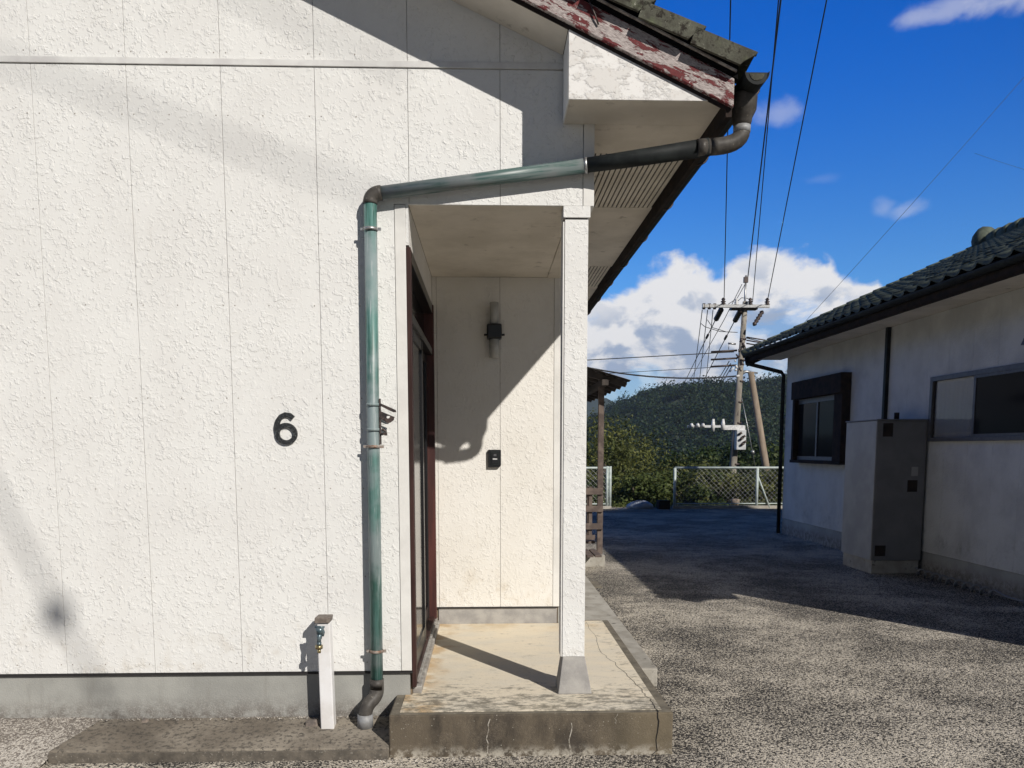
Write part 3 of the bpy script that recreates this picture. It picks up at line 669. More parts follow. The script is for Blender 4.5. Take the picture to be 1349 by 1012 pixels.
loft(m_, [ring(3.185, .064, .085), ring(3.17, .066, .088), ring(3.115, .062, .085), ring(3.085, .046, .06), ring(3.065, .044, .05), ring(3.045, .036, .036)])
sub('hopper', m_, 'elbow', G_)
loft(m_ := MB(), [ring(3.052, .041, .041), ring(3.022, .041, .041)]); sub('collar', m_, 'grey_sleeve', G_)
PR = .032
DP = hp('downpipe', (lambda m_: m_)(MB().tube([(1.634, -.052, 2.735), (1.627, -.052, 1.6), (1.622, -.052, .30)], PR, 20)), 'pipe_green')
def arc(p0, p1, p2, n_=7):
    p0, p1, p2 = Vector(p0), Vector(p1), Vector(p2); return [p0 * (1 - t_) ** 2 + p1 * 2 * t_ * (1 - t_) + p2 * t_ ** 2 for t_ in [i / n_ for i in range(n_ + 1)]]
E0 = Vector((1.69, -.052, 2.776)); E1 = Vector((2.70, -.056, 2.912)); E2 = Vector((3.27, HY, 2.955))
sub('elbow', MB().tube(arc((1.634, -.052, 2.722), (1.632, -.052, 2.772), E0, 8), PR + .004, 20), 'elbow', DP)
sub('slanted_pipe', MB().tube([E0 - Vector((.02, 0, .003)), E1], [PR, PR + .003], 20), 'pipe_grey', DP)
sub('slanted_pipe', MB().tube([E1 - Vector((.01, 0, 0)), E1.lerp(E2, .3), E2], [PR + .003, PR + .006, PR + .010], 20), 'gutter', DP)
sub('elbow', MB().tube([E2 - Vector((.06, .004, .006)), E2] + arc(E2, (HXc + .002, HY, 2.962), (HXc, HY, 3.03), 8), PR + .007, 18), 'elbow', DP)
def clampring(c, d, r=PR + .004, m_='galv'):
    c = Vector(c); d = Vector(d).normalized(); return MB().tube([c - d * .007, c + d * .007], r, 20)
for z_, mm in ((2.60, 'galv'), (1.535, 'rust'), (.475, 'rust')):
    g_ = sub('clamp', clampring((1.634 - (2.6 - z_) * .0055, -.058, z_), (0, 0, 1)), mm, DP)
    xx_ = 1.634 - (2.6 - z_) * .0055
    sub('clamp', MB().box(xx_ + .030, xx_ + .052, -.066, -.058, z_ - .007, z_ + .007).box(xx_ - .050, xx_ - .030, -.064, -.058, z_ - .006, z_ + .006).box(xx_ - .004, xx_ + .004, -.058, .0, z_ - .004, z_ + .004), mm, DP)
sub('clamp', clampring(E1, E2 - E1, PR + .007), 'galv', DP)
for z_ in (1.745, 1.62): sub('joint_ring', clampring((1.629, -.058, z_), (0, 0, 1), PR + .002), 'pipe_green', DP)
# swan-neck foot
b0 = [(1.622, -.058, .325), (1.622, -.058, .27)] + arc((1.622, -.058, .27), (1.622, -.062, .235), (1.595, -.085, .215), 5) + arc((1.592, -.088, .212), (1.566, -.112, .190), (1.566, -.112, .14), 6)
sub('elbow', MB().tube(b0, PR + .0045, 20), 'elbow', DP)
sub('sleeve', MB().tube([(1.566, -.112, .155), (1.566, -.112, .085)], PR + .008, 20), 'grey_sleeve', DP)
sub('sleeve', MB().tube([(1.566, -.112, .085), (1.566, -.112, .03)], PR + .001, 20), 'post_white', DP)
# old steel bracket arms beside the pipe
BR = hp('pipe_bracket', MB().box(1.662, 1.668, -.07, -.045, 1.545, 1.775), 'dark_metal')
sub('arm', MB().prism([(1.668, 1.752), (1.745, 1.718), (1.748, 1.707), (1.734, 1.706), (1.72, 1.712), (1.668, 1.738)], -.075, -.069), 'dark_metal', BR)
pl = MB(); o0 = [(1.669, 1.712), (1.738, 1.683), (1.735, 1.668), (1.718, 1.655), (1.706, 1.652), (1.669, 1.672)]; i0 = [(1.700, 1.688), (1.714, 1.688), (1.716, 1.682), (1.710, 1.676), (1.701, 1.676), (1.698, 1.682)]
vs = [(x_, y_, z_) for y_ in (-.074, -.07) for (x_, z_) in o0 + i0]; fs = []
for b_ in (0, 12):
    fs += [(b_ + j, b_ + (j + 1) % 6, b_ + 6 + (j + 1) % 6, b_ + 6 + j) for j in range(6)]
fs += [(j, (j + 1) % 6, 12 + (j + 1) % 6, 12 + j) for j in range(6)] + [(6 + j, 6 + (j + 1) % 6, 18 + (j + 1) % 6, 18 + j) for j in range(6)]
pl.add(vs, fs); sub('plate', pl, 'dark_metal', BR)
sub('hook', MB().tube([(1.668, -.07, 1.595), (1.68, -.074, 1.598), (1.690, -.074, 1.600), (1.694, -.074, 1.612), (1.685, -.074, 1.617), (1.674, -.074, 1.62)], .006, 6).box(1.686, 1.700, -.076, -.071, 1.59, 1.606), 'dark_metal', BR)
# ---- sliding entrance door in the porch's left side (plane facing right)
DF = hp('door_frame', MB().box(1.745, 1.823, .020, .070, .262, 2.53), 'door_brown', .002)
sub('jamb', MB().box(1.745, 1.830, 1.655, 1.700, .262, 2.53), 'door_red', DF, .002)
sub('head', MB().box(1.745, 1.823, .0705, 1.6545, 2.47, 2.53), 'door_dark', DF, .002)
sub('transom', MB().box(1.745, 1.820, .0705, 1.6545, 2.18, 2.225), 'door_dark', DF, .002)
sub('sill', MB().box(1.745, 1.818, .0705, 1.6545, .265, .300), 'door_brown', DF, .002)
sub('sill', MB().box(1.8185, 1.834, .072, 1.70, .268, .282), 'sill_grey', DF, .002)
hp('foot_stop', MB().box(1.802, 1.824, -.004, .019, .262, 2.53), 'door_brown', .002)
hp('threshold', MB().box(1.8015, 1.850, .0195, 1.70, .2215, .2615), 'sill_grey', .004)
sub('glass_pane', MB().box(1.758, 1.763, .075, 1.65, 2.23, 2.465), 'glass', DF)
def leaf(x_, y0, y1):
    L_ = hp('sliding_door', MB().box(x_, x_ + .026, y0, y0 + .055, .301, 2.178), 'door_dark', .002)
    sub('stile', MB().box(x_, x_ + .026, y1 - .055, y1, .301, 2.178), 'door_dark', L_, .002)
    for z_, h_ in ((.301, .10), (2.12, .058)): sub('rail', MB().box(x_ + .003, x_ + .023, y0 + .055, y1 - .055, z_, z_ + h_), 'door_dark', L_)
    sub('glass_pane', MB().box(x_ + .010, x_ + .015, y0 + .055, y1 - .055, .40, 2.12), 'glass_door', L_)
    return L_
A_ = leaf(1.783, .072, .90); B_ = leaf(1.752, .80, 1.653)
sub('handle', MB().box(1.8095, 1.818, .088, .112, 1.16, 1.36), 'galv', A_, .002)
# ---- pillar
PL = hp('pillar', MB().box(2.601, 2.719, .0, .118, .4205, 2.67), 'siding', .0015)
sub('cap', MB().box(2.592, 2.728, -.008, .126, 2.6785, 2.7335), 'siding', PL, .0015)
sub('cap', MB().box(2.605, 2.715, .005, .114, 2.670, 2.678), 'flashing', PL)
sub('edge_trim', MB().box(2.592, 2.5985, .004, .112, .421, 2.660), 'trim_white', PL)
sub('edge_trim', MB().box(2.5985, 2.6010, .006, .11, .421, 2.668), 'door_red', PL)
m_ = MB(); m_.hexa([(2.578, -.022, .2215), (2.758, -.022, .2215), (2.758, .158, .2215), (2.578, .158, .2215)], [(2.603, .003, .4195), (2.722, .003, .4195), (2.722, .122, .4195), (2.603, .122, .4195)])
sub('footing', m_, 'footing', PL, .004)

# ================================================================ things on and by the house
# house number 6
cu_ = bpy.data.curves.new('n6', 'CURVE')
def six_mb(K=1.1):
    cx_, cz_ = 1.1785, 1.602; pts_ = []
    for t_ in [i / 30 for i in range(31)]:                     # bowl, closed loop starting left
        a = math.pi + t_ * 2 * math.pi; pts_.append((cx_ + .0455 * math.cos(a), cz_ - .002 + .044 * math.sin(a)))
    tail = [(cx_ - .040, cz_), (cx_ - .0425, cz_ + .028), (cx_ - .036, cz_ + .056), (cx_ - .022, cz_ + .077), (cx_ - .002, cz_ + .087), (cx_ + .018, cz_ + .084), (cx_ + .033, cz_ + .070)]
    tail = [(cx_ + (a - cx_) * 1.13, cz_ + (b - cz_) * 1.1) for a, b in tail]; return pts_, tail
bowl, tail = six_mb()
def strip(path, w, y0, y1):
    m_ = MB(); P = [Vector((p[0], 0, p[1])) for p in path]; vs = []
    for i, p in enumerate(P):
        d = (P[min(i + 1, len(P) - 1)] - P[max(i - 1, 0)]).normalized(); s_ = Vector((-d.z, 0, d.x)); ww = w[i] if isinstance(w, list) else w
        for y_ in (y0, y1): vs += [(p + s_ * ww / 2 + Vector((0, y_, 0))), (p - s_ * ww / 2 + Vector((0, y_, 0)))]
    n_ = len(P); fs = []
    for i in range(n_ - 1):
        a = i * 4; b = a + 4; fs += [(a, a + 1, b + 1, b), (a + 2, b + 2, b + 3, a + 3), (a, b, b + 2, a + 2), (a + 1, a + 3, b + 3, b + 1)]
    fs += [(0, 2, 3, 1), (4 * n_ - 4, 4 * n_ - 3, 4 * n_ - 1, 4 * n_ - 2)]
    return m_.add(vs, fs)
m_ = strip(bowl, [.0235] * 31, -.014, .001); m2 = strip(tail, [.024, .026, .026, .024, .023, .024, .026], -.0137, .0005); m_.add(m2.v, m2.f)
tag(obj('house_number', m_, 'black_iron', bevel=.0015), 'black cast iron number 6 on the white textured wall', 'house number')
# wall lamp in the porch
LP = thing('wall_lamp', 'unlit wall lamp with glass cylinders above and below a black block, in the porch', 'wall lamp', (2.259, 1.755, 2.35))
def lp(n_, mb, m, b=0):
    o = obj(n_, mb, m, bevel=b); o.parent = LP; o.matrix_parent_inverse = Matrix.Translation((-2.259, -1.755, -2.35)); return o
lp('housing', MB().box(2.205, 2.313, 1.66, 1.752, 2.30, 2.405), 'black_plastic', .012)
lp('glass_shade', MB().tube([(2.259, 1.70, 2.406), (2.259, 1.70, 2.555)], .031, 16), 'glass_pale'); lp('glass_shade', MB().tube([(2.259, 1.70, 2.165), (2.259, 1.70, 2.299)], .035, 16), 'glass_pale')
lp('finial', MB().tube([(2.185, 1.70, 2.33), (2.333, 1.70, 2.33)], .008, 8), 'black_plastic')
# doorbell
DB = thing('doorbell', 'small black intercom doorbell with a pale button strip on the porch back wall', 'doorbell', (2.258, 1.755, 1.45))
def dp(n_, mb, m, b=0):
    o = obj(n_, mb, m, bevel=b); o.parent = DB; o.matrix_parent_inverse = Matrix.Translation((-2.258, -1.755, -1.45)); return o
dp('case', MB().prism([(2.212, 1.386), (2.212, 1.515), (2.306, 1.515), (2.306, 1.40), (2.292, 1.386)], 1.728, 1.755), 'black_plastic', .004)
dp('bezel', MB().box(2.231, 2.291, 1.7245, 1.729, 1.402, 1.503), 'gutter', .002); dp('screen', MB().box(2.240, 2.282, 1.7225, 1.7255, 1.414, 1.492), 'black_plastic')
dp('button', MB().box(2.246, 2.278, 1.7195, 1.7235, 1.443, 1.452), 'insulator'); dp('camera', MB().box(2.252, 2.272, 1.7205, 1.7235, 1.468, 1.484), 'alu')
# water tap post
TP = thing('tap_post', 'white square standpipe with brass tap and brown cap, left of the green downpipe', 'tap post', (1.372, -.1, .05))
def tp(n_, mb, m, b=0):
    o = obj(n_, mb, m, bevel=b); o.parent = TP; o.matrix_parent_inverse = Matrix.Translation((-1.372, .1, -.05)); return o
tp('post', MB().hexa([(1.341, -.135, .03), (1.409, -.135, .03), (1.409, -.067, .03), (1.341, -.067, .03)], [(1.334, -.135, .640), (1.399, -.135, .640), (1.399, -.07, .640), (1.334, -.07, .640)]), 'post_white', .005)
tp('cap', MB().hexa([(1.322, -.145, .641), (1.398, -.145, .641), (1.40, -.06, .641), (1.325, -.06, .641)], [(1.326, -.145, .672), (1.403, -.145, .672), (1.405, -.06, .672), (1.328, -.06, .672)]), 'cap_brown', .004)
tp('tap_body', MB().tube([(1.357, -.135, .60), (1.357, -.17, .60), (1.355, -.185, .585), (1.354, -.19, .555)], [.015, .014, .013, .010], 12), 'tap_blue')
tp('tap_handle', MB().tube([(1.357, -.178, .595), (1.357, -.178, .628)], [.016, .022], 12).tube([(1.333, -.178, .632), (1.382, -.178, .630)], .005, 8).tube([(1.366, -.16, .622), (1.374, -.162, .60), (1.368, -.16, .58)], .006, 8), 'tap_blue')
tp('spout', MB().tube([(1.354, -.188, .556), (1.354, -.188, .540)], .012, 12), 'tap_blue')
tp('spout', MB().tube([(1.354, -.19, .540), (1.354, -.19, .522)], .019, 8).tube([(1.354, -.19, .522), (1.354, -.19, .500)], .009, 10), 'brass')
# brick fragment
def rock(name, c, s, seed, m='stone'):
    rd_ = random.Random(seed); b = [(-1, -1), (1, -.9), (1.1, .7), (-.8, 1)]; f = lambda z_, k_: [(c[0] + x_ * s[0] * k_ * rd_.uniform(.8, 1.1), c[1] + y_ * s[1] * k_ * rd_.uniform(.8, 1.1), z_ * rd_.uniform(.92, 1.02)) for x_, y_ in b]
    return MB().hexa(f(c[2] + 1e-3, 1), f(c[2] + s[2], .75))
tag(obj('stone', rock('stone', (1.285, -.085, .075), (.038, .026, .045), 3), 'stone', bevel=.005), 'broken brown brick fragment at the foot of the white tap post', 'stone')
tag(obj('stone', rock('stone', (.40, -.03, .098), (.018, .015, .02), 8), 'stone', bevel=.003), 'small dark pebble at the wall foot left of the brown apron', 'stone')
# ================================================================ porch slab, walk, apron
PS = thing('porch_slab', 'stained concrete porch slab with worn cream top and a long crack', 'porch slab', (2.4, .7, 0))
def ps(n_, mb, m, b=0, kind=None):
    o = obj(n_, mb, m, bevel=b, kind=kind); o.parent = PS; o.matrix_parent_inverse = Matrix.Translation((-2.4, -.7, 0)); return o
ps('base', MB().prism([(1.714, -.324), (3.127, -.324), (3.127, 1.872), (2.75, 1.872), (2.75, 1.761), (1.80, 1.761), (1.80, .009), (1.714, .009)], -.06, .2160, 'z'), 'slab_side', .008)
ps('rim', MB().prism([(1.722, -.316), (3.119, -.316), (3.119, 1.866), (2.75, 1.866), (2.75, 1.760), (1.8005, 1.76), (1.8005, .0085), (1.722, .0085)], .2135, .2175, 'z'), 'concrete_edge')
ps('finish_coat', MB().prism([(1.765, -.288), (3.075, -.288), (3.075, 1.835), (2.76, 1.835), (2.75, 1.7595), (1.801, 1.7595), (1.801, .0), (1.765, .0)], .2178, .2212, 'z'), 'slab_top', .0012)
rd = random.Random(12)
def crackpath(pts_, n_=5, amp=.012):
    out = []
    for (a, b) in zip(pts_[:-1], pts_[1:]):
        for i in range(n_):
            t_ = i / n_; out.append((a[0] + (b[0] - a[0]) * t_ + rd.uniform(-amp, amp), a[1] + (b[1] - a[1]) * t_ + rd.uniform(-amp, amp)))
    out.append(pts_[-1]); return out
ctop = crackpath([(2.945, 1.80), (2.955, 1.25), (2.935, .85), (2.985, .55), (3.02, .25), (3.035, .0), (3.055, -.15), (3.052, -.30)], 5, .010)
ps('crack', MB().ribbon([(a, b, .2218) for a, b in ctop], [.0016 + .0035 * i / len(ctop) for i in range(len(ctop))]), 'crack')
cf = crackpath([(3.052, .214), (3.058, .15), (3.045, .09), (3.050, .02)], 3, .006)
ps('crack', MB().ribbon([(3.052, -.30, .2219), (3.052, -.3245, .2185)], .006).ribbon([(a, -.3252, b) for a, b in cf], [.006, .007, .008, .007, .006, .006, .006, .005, .005, .004], (0, -1, 0)).ribbon([(a, -.3252, b) for a, b in [(3.050, .022), (3.03, .005), (3.005, -.012)]], .0035, (0, -1, 0)), 'crack')
for xq, h0, h1 in ((2.203, .19, -.01), (2.613, .17, .0), (2.84, .212, .16)):
    w_ = .0065 if xq < 2.8 else .003
    cp = crackpath([(xq + .008, h0), (xq - .004, (h0 + h1) / 2), (xq, h1)], 4, .004); ps('lime_streak', MB().ribbon([(a, -.3253, b) for a, b in cp], [w_ * rd.uniform(.5, 1) for _ in cp], (0, -1, 0)), 'lime')
tag(obj('side_walk', MB().prism([(2.749, 1.874), (3.129, 1.874), (3.129, .845), (3.295, .845), (3.297, 5.0), (3.30, 9.0), (2.749, 9.0)], -.05, .118, 'z'), 'concrete_old', bevel=.008), 'low grey concrete walk along the house beside the porch slab', 'walkway')
tag(obj('block', MB().box(3.31, 3.46, 4.55, 4.95, 0, .012), 'concrete_edge', bevel=.004), 'flat dark patch plate in the yard beside the low concrete walk', 'plate')
# brown apron left of the slab and the pale bank beyond it
obj('apron', MB().add([(.06, -.335, .058), (1.713, -.338, .056), (1.7135, .009, .104), (.165, .009, .104), (.055, -.345, -.05), (1.713, -.35, -.05), (1.7135, .009, -.05), (.165, .009, -.05)], [(0, 1, 2, 3), (0, 4, 5, 1), (0, 3, 7, 4), (1, 5, 6, 2), (2, 6, 7, 3), (4, 7, 6, 5)]), 'apron', kind='structure', bevel=.004)
obj('kerb', MB().box(.062, 1.712, -.350, -.3385, -.03, .049), 'apron_edge', kind='structure', bevel=.003)
m_ = MB(); nx_ = 46
gx_ = [-5 + i * (5.165) / nx_ for i in range(nx_ + 1)]
gy_ = [.0095, -.06, -.14, -.22, -.30, -.40, -.55, -.8]; gzz = [.112, .100, .086, .068, .048, .026, .010, -.012]
rd = random.Random(2)
vs = []
for i, a in enumerate(gx_):
    for j, (b, c_) in enumerate(zip(gy_, gzz)):
        xx_ = a if i < nx_ else .163 - .10 * min(1, (.01 - b) / .34); vs.append((xx_, b, c_ + (rd.uniform(-.004, .004) if 0 < j < 7 else 0) - (.006 if i == nx_ else 0)))
m_.add(vs, [(i * 8 + j, i * 8 + j + 1, i * 8 + 9 + j, i * 8 + 8 + j) for i in range(nx_) for j in range(7)], True)
obj('bank', m_, 'bank', kind='structure')
# loose grit on the yard and along the wall foot
r = np.random.RandomState(9); V = []; Q = []
def grit(n_, xa, xb, ya, yb, z_, s0, s1):
    global V, Q
    for i in range(n_):
        s = r.uniform(s0, s1); x_ = r.uniform(xa, xb); y_ = r.uniform(ya, yb); zz_ = z_(x_, y_) if callable(z_) else z_; o_ = len(V); p = r.uniform(.6, 1.3, (6, 3)) * s
        V += [(x_ + p[0, 0], y_, zz_), (x_, y_ + p[1, 1], zz_), (x_ - p[2, 0], y_, zz_), (x_, y_ - p[3, 1], zz_), (x_ + p[4, 0] * .2, y_, zz_ + p[5, 2] * .8)]
        Q += [(o_, o_ + 1, o_ + 4, o_ + 4), (o_ + 1, o_ + 2, o_ + 4, o_ + 4), (o_ + 2, o_ + 3, o_ + 4, o_ + 4), (o_ + 3, o_, o_ + 4, o_ + 4)]
grit(9000, 3.15, 7.2, -.9, 4.8, 0, .002, .006); grit(900, 3.0, 6.5, -.9, 4.0, 0, .004, .009); grit(700, 1.6, 3.2, -.42, -.33, 0, .002, .006)
grit(500, -1, 1.7, -.03, .006, .104, .002, .008); grit(600, -.6, .15, -.33, 0, lambda x_, y_: float(np.interp(-y_, [-.0095, .06, .14, .22, .30, .4], gzz[:6])), .002, .006)
grit(500, -1, 1.7, -.48, -.36, lambda x_, y_: .02 if x_ < .1 else 0, .002, .006)
me = bpy.data.meshes.new('gravel'); me.from_pydata(V, [], [q_[:3] for q_ in Q]); me.materials.append(MATS['bank']); obj('gravel', me, None, kind='stuff')

# ================================================================ THE GREY HOUSE on the right
XG = 7.5; GY0, GY1 = .10, 10.22
H2 = thing('house', 'grey shaded house on the right with mossy tiled roof and two windows', 'house', (XG + 3.5, 5, 0))
PM2 = Matrix.Translation((-(XG + 3.5), -5, 0))
def h2(name, mb, m, bevel=0, kind=None):
    o = obj(name, mb, m, bevel=bevel, kind=kind); o.parent = H2; o.matrix_parent_inverse = PM2; return o
XR2 = 11.1
u2 = lambda x: 3.10 + SL * (min(x, 2 * XR2 - x) - 6.935)
h2('wall', MB().box(XG + .016, 14.7, GY0 + .02, GY1 - .02, .0, 3.12).prism([(XG + .016, 3.122), (14.7, 3.122), (14.7, 3.3), (XR2, u2(XR2) - .02), (XG + .016, 3.3)], GY0 + .02, GY1 - .02), 'joint')
h2('foundation', MB().box(XG + .008, XG + .0155, GY0, GY1, -.05, .27), 'foundation')
h2('foundation', MB().box(XG + .008, 14.7, GY0 + .012, GY0 + .0195, -.05, .27), 'foundation')
# siding with window openings: panels as parts
wins = [(7.62, 9.56, 1.33, 2.50), (3.05, 5.44, 1.60, 2.36)]
ys_ = [GY0 + .455 * i for i in range(23)] ; ys_[-1] = GY1
for a, b in zip(ys_[:-1], ys_[1:]):
    a += .0015; b -= .0015; segs = [(a, b, .275, 3.098)]
    for wa, wb, wz0, wz1 in wins:
        new = []
        for (p, q_, z0, z1) in segs:
            if q_ <= wa or p >= wb or z1 <= wz0 or z0 >= wz1: new.append((p, q_, z0, z1)); continue
            if p < wa: new.append((p, wa, z0, z1))
            if q_ > wb: new.append((wb, q_, z0, z1))
            pa, pb = max(p, wa), min(q_, wb)
            new += [(pa, pb, z0, wz0), (pa, pb, wz1, z1)]
        segs = new
    for (p, q_, z0, z1) in segs:
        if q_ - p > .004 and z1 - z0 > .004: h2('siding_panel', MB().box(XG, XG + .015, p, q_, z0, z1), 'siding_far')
for i in range(16):
    a = XG + .017 + i * .45; b = min(a + .447, 14.7); t1 = min(u2(a), u2(b)) - .01
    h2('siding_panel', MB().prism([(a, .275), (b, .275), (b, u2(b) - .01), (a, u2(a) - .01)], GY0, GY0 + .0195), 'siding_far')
VR, VF = GY0 - .33, GY1 + .33
h2('roof_deck', MB().prism([(6.88, u2(6.88)), (XR2, u2(XR2)), (XR2, u2(XR2) + .06), (6.88, u2(6.88) + .06)], VR, VF), 'fascia')
h2('roof_deck', MB().prism([(XR2 + .001, u2(XR2)), (15.3, u2(15.3)), (15.3, u2(15.3) + .06), (XR2 + .001, u2(XR2) + .06)], VR, VF), 'fascia')
h2('soffit_board', MB().box(6.945, XG - .001, VR + .02, VF - .02, 3.10, 3.108), 'soffit')
h2('soffit_board', MB().prism([(XG, u2(XG) - .012), (XR2, u2(XR2) - .012), (XR2, u2(XR2) - .003), (XG, u2(XG) - .003)], GY1 + .001, VF - .02), 'soffit')
h2('fascia', MB().box(6.905, 6.9435, VR, VF, 3.055, 3.17), 'fascia')
for ya_, yb_ in ((VR - .03, VR - .001), (VF + .001, VF + .03)):
    h2('barge_board', MB().prism([(6.89, u2(6.89) - .10), (XR2, u2(XR2) - .10), (XR2, u2(XR2) + .075), (6.89, u2(6.89) + .075)], ya_, yb_), 'fascia')
    h2('barge_board', MB().prism([(XR2 + .001, u2(XR2) - .10), (15.3, u2(15.3) - .10), (15.3, u2(15.3) + .075), (XR2 + .001, u2(XR2) + .075)], ya_, yb_), 'fascia')
h2('eave_box', MB().prism([(6.945, 3.099), (XG, 3.099), (XG, u2(XG) - .012), (6.99, 3.108)], VR + .002, VR + .012), 'trim_white')
h2('eave_box', MB().prism([(6.945, 3.099), (XG, 3.099), (XG, u2(XG) - .012), (6.99, 3.108)], VF - .012, VF - .002), 'trim_white')
ftm = ft.mesh('roof_tile', 'tile_far'); TE_X, TE_Z = 6.795, 3.215; NY2 = 40; ty0 = VR - .03
rd = random.Random(6)
for i in range(10):
    for j in range(10, 40):
        a = math.atan(SL) - .05; xe = TE_X + i * P_; ze = TE_Z + SL * i * P_
        o = bpy.data.objects.new('roof_tile', ftm); COL.objects.link(o); o.parent = H2; o.matrix_parent_inverse = PM2
        o.matrix_basis = Matrix(((-math.cos(a), 0, -math.sin(a), xe + .27 * math.cos(a)), (0, 1, 0, ty0 + j * .265 + rd.uniform(-.004, .004)), (-math.sin(a), 0, math.cos(a), ze + .27 * math.sin(a) + rd.uniform(-.006, .006)), (0, 0, 0, 1)))
bulk_tiles('roof_tiles', TE_X, TE_Z, -1, ty0, 10, range(10), 'tile_far', H2, PM2)
bulk_tiles('roof_tiles', TE_X + 10 * P_, TE_Z + SL * 10 * P_, -1, ty0, 40, range(8), 'tile_far', H2, PM2)
bulk_tiles('roof_tiles', 15.40, 3.21, 1, ty0, 40, range(18), 'tile_far', H2, PM2)
# verge roll at the far gable and ridge with end ornament
for yy_ in (VF + .03, VR - .05):
    for i in range(18):
        xe = TE_X + i * P_; ze = TE_Z + SL * i * P_
        h2('verge_tile', MB().tube([(xe, yy_, ze + .008), (xe + .25 * cs, yy_, ze + .25 * sn)], [.052, .045], 8), 'tile_far')
zr = u2(XR2) + .20
for i in range(36):
    h2('ridge_tile', MB().tube([(XR2, VR + .02 + i * .294, zr + .03), (XR2, VR + .31 + i * .294, zr + .018)], [.12, .105], 10), 'tile_far')
h2('ridge', MB().box(XR2 - .10, XR2 + .10, VR + .02, VF - .02, zr - .20, zr - .02), 'tile_far')
om = MB()
loft(om, [[(XR2 + rx_ * math.cos(2 * math.pi * j / 14), y_, zr + .0 + rz_ * math.sin(2 * math.pi * j / 14) + .04) for j in range(14)] for y_, rx_, rz_ in ((VF + .16, .05, .06), (VF + .13, .17, .20), (VF + .0, .21, .24), (VF - .12, .17, .20))])
h2('ridge_ornament', om, 'tile_far')
G2 = h2('gutter', halfpipe(6.845, 3.19, .055, VR, VF), 'gutter')
h2('downpipe', MB().tube([(6.845, VF - .08, 3.13), (6.845, VF - .09, 3.03), (7.42, GY1 + .06, 2.86), (7.46, GY1 + .06, 2.80), (7.46, GY1 + .06, .0)], .035, 10), 'gutter')
h2('conduit', MB().box(XG - .05, XG - .0, 6.505, 6.565, 1.86, 3.098), 'gutter')
# window 1: box with shutter casing
Wn = h2('window', MB().box(XG - .16, XG - .0, 7.62, 9.56, 2.33, 2.62).box(XG - .13, XG, 7.62, 7.90, 1.33, 2.33).box(XG - .13, XG, 9.47, 9.56, 1.33, 2.33), 'fascia', .004)
def s2(name, mb, m, parent):
    o = obj(name, mb, m); o.parent = parent; return o
s2('sill', MB().box(XG - .14, XG, 7.60, 9.58, 1.28, 1.329), 'fascia', Wn)
s2('frame', MB().box(XG - .06, XG - .03, 7.901, 9.469, 2.25, 2.329).box(XG - .06, XG - .03, 7.901, 9.469, 1.331, 1.39).box(XG - .06, XG - .03, 8.66, 8.71, 1.391, 2.249), 'alu', Wn)
s2('glass_pane', MB().box(XG - .045, XG - .04, 7.901, 8.659, 1.391, 2.249), 'glass', Wn); s2('glass_pane', MB().box(XG - .05, XG - .045, 8.711, 9.469, 1.391, 2.249), 'glass', Wn)
# window 2: sliding, curtain behind the left pane
Wn = h2('window', MB().box(XG - .03, XG + .015, 5.38, 5.44, 1.601, 2.359).box(XG - .03, XG + .015, 3.05, 3.11, 1.601, 2.359).box(XG - .03, XG + .015, 3.111, 5.379, 2.305, 2.359).box(XG - .045, XG + .015, 3.111, 5.379, 1.601, 1.645), 'alu', .002)
s2('sash', MB().box(XG - .026, XG - .006, 4.52, 4.56, 1.646, 2.304).box(XG - .026, XG - .006, 3.111, 4.519, 1.646, 1.675).box(XG - .026, XG - .006, 3.111, 4.519, 2.275, 2.304), 'alu', Wn)
s2('stile', MB().box(XG - .004, XG + .01, 4.561, 4.59, 1.646, 2.304), 'fascia', Wn); s2('stile', MB().box(XG - .004, XG + .01, 5.35, 5.379, 1.646, 2.304), 'fascia', Wn)
s2('glass_pane', MB().box(XG - .018, XG - .014, 3.111, 4.519, 1.676, 2.274), 'glass', Wn)
s2('glass_pane', MB().box(XG + .001, XG + .004, 4.591, 5.349, 1.646, 2.304), 'clear_glass', Wn)
cmv = MB(); P = [(XG + .0085 + .0035 * math.sin(i * 1.3), 4.60 + .72 * i / 40) for i in range(41)]
cmv.add([(a, b, z_) for z_ in (1.70, 2.27) for a, b in P], [(i, i + 1, i + 42, i + 41) for i in range(40)], True); s2('curtain', cmv, 'curtain', Wn)
# vent hood on the near wall
h2('vent_hood', MB().prism([(XG - .10, 2.52), (XG, 2.52), (XG, 2.67), (XG - .04, 2.67)], 3.55, 3.70), 'alu')
# water heater tank
WT = thing('water_heater', 'tall grey box water heater standing against the shaded house', 'water heater', (7.15, 5.9, 0))
def wt(n_, mb, m, b=0):
    o = obj(n_, mb, m, bevel=b); o.parent = WT; o.matrix_parent_inverse = Matrix.Translation((-7.15, -5.9, 0)); return o
wt('body', MB().box(6.865, 7.47, 5.44, 6.28, .165, 1.852), 'tank', .006)
wt('side_panel', MB().box(6.857, 6.8645, 5.45, 6.27, .17, 1.845), 'tank_side')
wt('lid', MB().box(6.85, 7.48, 5.425, 6.295, 1.853, 1.868), 'tank', .004)
wt('plinth', MB().box(6.88, 7.46, 5.46, 6.26, 0, .164), 'concrete_old', .004)
wt('label_plate', MB().box(7.30, 7.38, 5.434, 5.4363, 1.19, 1.30), 'tank_side')
for a, b, c_, d_ in ((6.93, 7.05, 1.66, 1.82), (7.26, 7.38, 1.00, 1.14), (6.90, 7.03, .22, .35)): wt('access_panel', MB().box(a, b, 5.433, 5.4363, c_, d_), 'fascia')
wt('service_door', MB().box(6.885, 7.45, 5.4365, 5.4398, .20, .985), 'tank', .001); wt('service_door', MB().box(6.885, 7.45, 5.4365, 5.4398, .993, 1.84), 'tank', .001)
